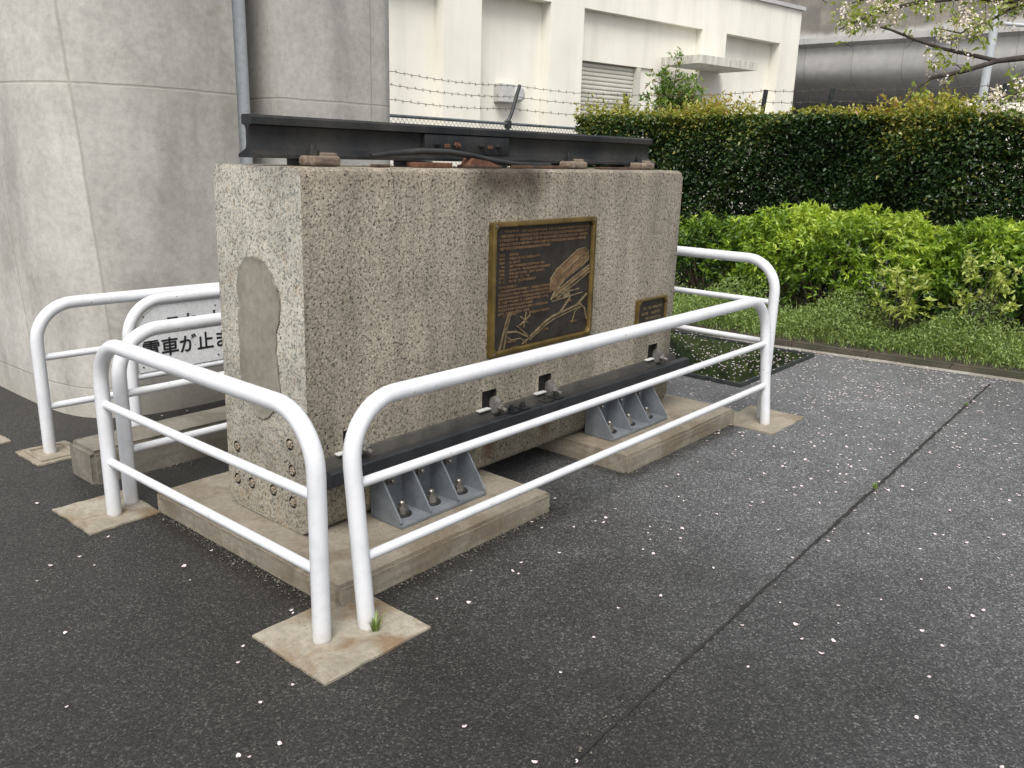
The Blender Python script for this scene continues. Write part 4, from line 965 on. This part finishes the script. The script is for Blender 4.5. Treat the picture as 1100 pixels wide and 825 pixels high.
P = np.repeat(Cq[~isb], 4, 0); P = P + rng.normal(size=P.shape) * .02
V, F, T = leaves(P, rng.normal(size=P.shape) * [.8, .8, .6] + [0, 0, -.1], .062 * rng.uniform(.5, 1.3, len(P)), .028, np.clip(rng.normal(size=len(P)) * .25 + .5, 0, 1))
o = pydata('leaves', V, F, 'cherry', ch, T); o.location = off
P = np.repeat(Cq[isb], 18, 0); P = P + rng.normal(size=P.shape) * .026
V, F, T = leaves(P, rng.normal(size=P.shape),   .022, .02, np.clip(rng.normal(size=len(P)) * .25 + .6, 0, 1), .1, .3)
o = pydata('blossoms', V, F, 'blossom', ch, T); o.location = off
# ------------------------------------------------------------------ fallen petals
def petal_mesh():
    bm = BM(); n_ = 10
    ring = []
    for i in range(n_):
        a = i * 2 * math.pi / n_; r_ = .0060 * (1 - .22 * (1 + math.cos(a)) / 2 - (.18 if i == 5 else 0)); ring.append((math.cos(a) * r_ * 1.2, math.sin(a) * r_, .0012 + .0022 * math.cos(a) ** 2))
    T = [bm.verts.new(p) for p in ring]; B = [bm.verts.new((x, y, z - .0008)) for x, y, z in ring]; c = bm.verts.new((0, 0, .0013)); c2 = bm.verts.new((0, 0, .0005))
    for i in range(n_):
        bm.faces.new((T[i], T[(i + 1) % n_], c)); bm.faces.new((B[(i + 1) % n_], B[i], c2)); bm.faces.new((B[i], B[(i + 1) % n_], T[(i + 1) % n_], T[i]))
    return bm
r_ = np.random.default_rng(21); pts_ = []
def blocked(x, y):
    if -.19 < x < 2.87 and -.385 < y < .9 and not (1.03 < x < 1.64): return True
    if -.02 < x < 2.72 and -.02 < y < .58: return True
    if x > kx(y) + .0: return True
    if x > .1 and x < 2.45 and y > 2.15: return True
    if -.25 < x < .87 and 1.34 < y < 1.81: return True
    return False
while len(pts_) < 2100:
    x, y = r_.uniform(-1.6, 5.4), r_.uniform(-2.6, 2.2)
    d = .05 + .05 * (x > .3) + .8 * np.clip((x - 1.3) / 3.2, 0, 1) ** 1.5 + .8 * (x > kx(y) - .16)
    if y < -1.5: d *= .55
    if y > .9: d *= .35
    d *= .55 + .9 * max(0, math.sin(x * 3.1 + y * 2.2) * math.sin(y * 4 - x * 1.3)) 
    if r_.random() < d and not blocked(x, y): pts_.append((x, y))
camp = Vector((-1.8225, -2.5089, 1.5499))
pts_.sort(key=lambda q: (Vector((q[0], q[1], 0)) - camp).length)
proto = obj('fallen_petal', petal_mesh(), 'petal'); pm = proto.data
first = True
LG = 'small pale cherry petal lying on the dark asphalt'
def place(x, y, z, lab, grp):
    global first
    o = proto if first else proto.copy()
    if not first: col.objects.link(o)
    first = False
    s_ = float(r_.uniform(.8, 1.65)); o.location = (x, y, z); o.rotation_euler = (r_.normal() * .12, r_.normal() * .12, r_.uniform(0, 6.28)); o.scale = (s_, s_ * float(r_.uniform(.6, 1)), s_)
    tag(o, lab, 'petal', grp)
cnt = 0; rest = []
for x, y in pts_:
    onpl = 3.66 < x < 5.03 and -.036 < y < 1.9
    z = (.0205 if (x > 3.69 and x < 5.0 and y > -.01) else .031) if onpl else .0015
    if cnt < 300 and not onpl: place(x, y, z, LG, 'petals on the asphalt'); cnt += 1
    else: rest.append((x, y, z))
V = np.array([v.co for v in pm.vertices]); FP = [list(p.vertices) for p in pm.polygons]
tri = np.array([[f[0], f[i], f[i + 1]] for f in FP for i in range(1, len(f) - 1)]); VV, FF = [], []
for k_, (x, y, z) in enumerate(rest):
    a = r_.uniform(0, 6.28); s_ = r_.uniform(.9, 1.55); q = V * [s_, s_ * r_.uniform(.6, 1), s_]
    q = np.stack([q[:, 0] * math.cos(a) - q[:, 1] * math.sin(a), q[:, 0] * math.sin(a) + q[:, 1] * math.cos(a), q[:, 2]], 1) + [x, y, z]
    VV.append(q); FF.append(tri + k_ * len(V))
tag(pydata('petal_litter', np.concatenate(VV), np.concatenate(FF), 'petal'), 'pale petals scattered over the far asphalt, the plate and the gutter', 'petals', kind='stuff')

# ------------------------------------------------------------------ loose grit against the slabs, pads and joint
r_ = np.random.default_rng(33); GV, GF = [], []
base = np.array([(1, 0, 0), (-1, 0, 0), (0, 1, 0), (0, -1, 0), (0, 0, 1), (0, 0, -.6)], float); bf = np.array([(0, 2, 4), (2, 1, 4), (1, 3, 4), (3, 0, 4), (2, 0, 5), (1, 2, 5), (3, 1, 5), (0, 3, 5)])
def grit(xa, ya, xb, yb, n_, sd, nx, ny):
    for _ in range(n_):
        t = r_.random(); d_ = abs(r_.normal()) * sd + .003; x = xa + (xb - xa) * t + nx * d_; y = ya + (yb - ya) * t + ny * d_; k_ = r_.uniform(.0018, .0055) * (1 if r_.random() < .9 else 1.7)
        GV.append((base * r_.uniform(.6, 1.2, (6, 3)) * k_ * [1, 1, .75]) @ np.array([[math.cos(t * 99), -math.sin(t * 99), 0], [math.sin(t * 99), math.cos(t * 99), 0], [0, 0, 1]]) + [x, y, k_ * .4]); GF.append(bf + 6 * len(GF))
grit(-.184, -.38, -.184, .884, 420, .03, -1, 0); grit(-.184, -.38, 1.024, -.38, 420, .028, 0, -1); grit(1.651, -.38, 2.864, -.38, 300, .03, 0, -1)
grit(1.024, -.38, 1.024, .5, 120, .03, 1, 0); grit(1.651, -.38, 1.651, .5, 120, .03, -1, 0); grit(-.245, 1.345, .7, 1.345, 160, .03, 0, -1); grit(2.864, -.38, 2.864, .5, 100, .03, 1, 0)
grit(-2.5, -1.48, 5.1, -1.33, 500, .02, 0, 1); grit(-2.5, -1.49, 5.1, -1.335, 300, .02, 0, -1)
MAT['grit'] = mk_plain('grit', (.05, .045, .038), (.2, .185, .155), 90, .9, 0)
tag(pydata('grit', np.concatenate(GV), np.concatenate(GF), 'grit'), 'loose grit and crumbs gathered along the slab edges and the asphalt joint', 'grit', kind='stuff')
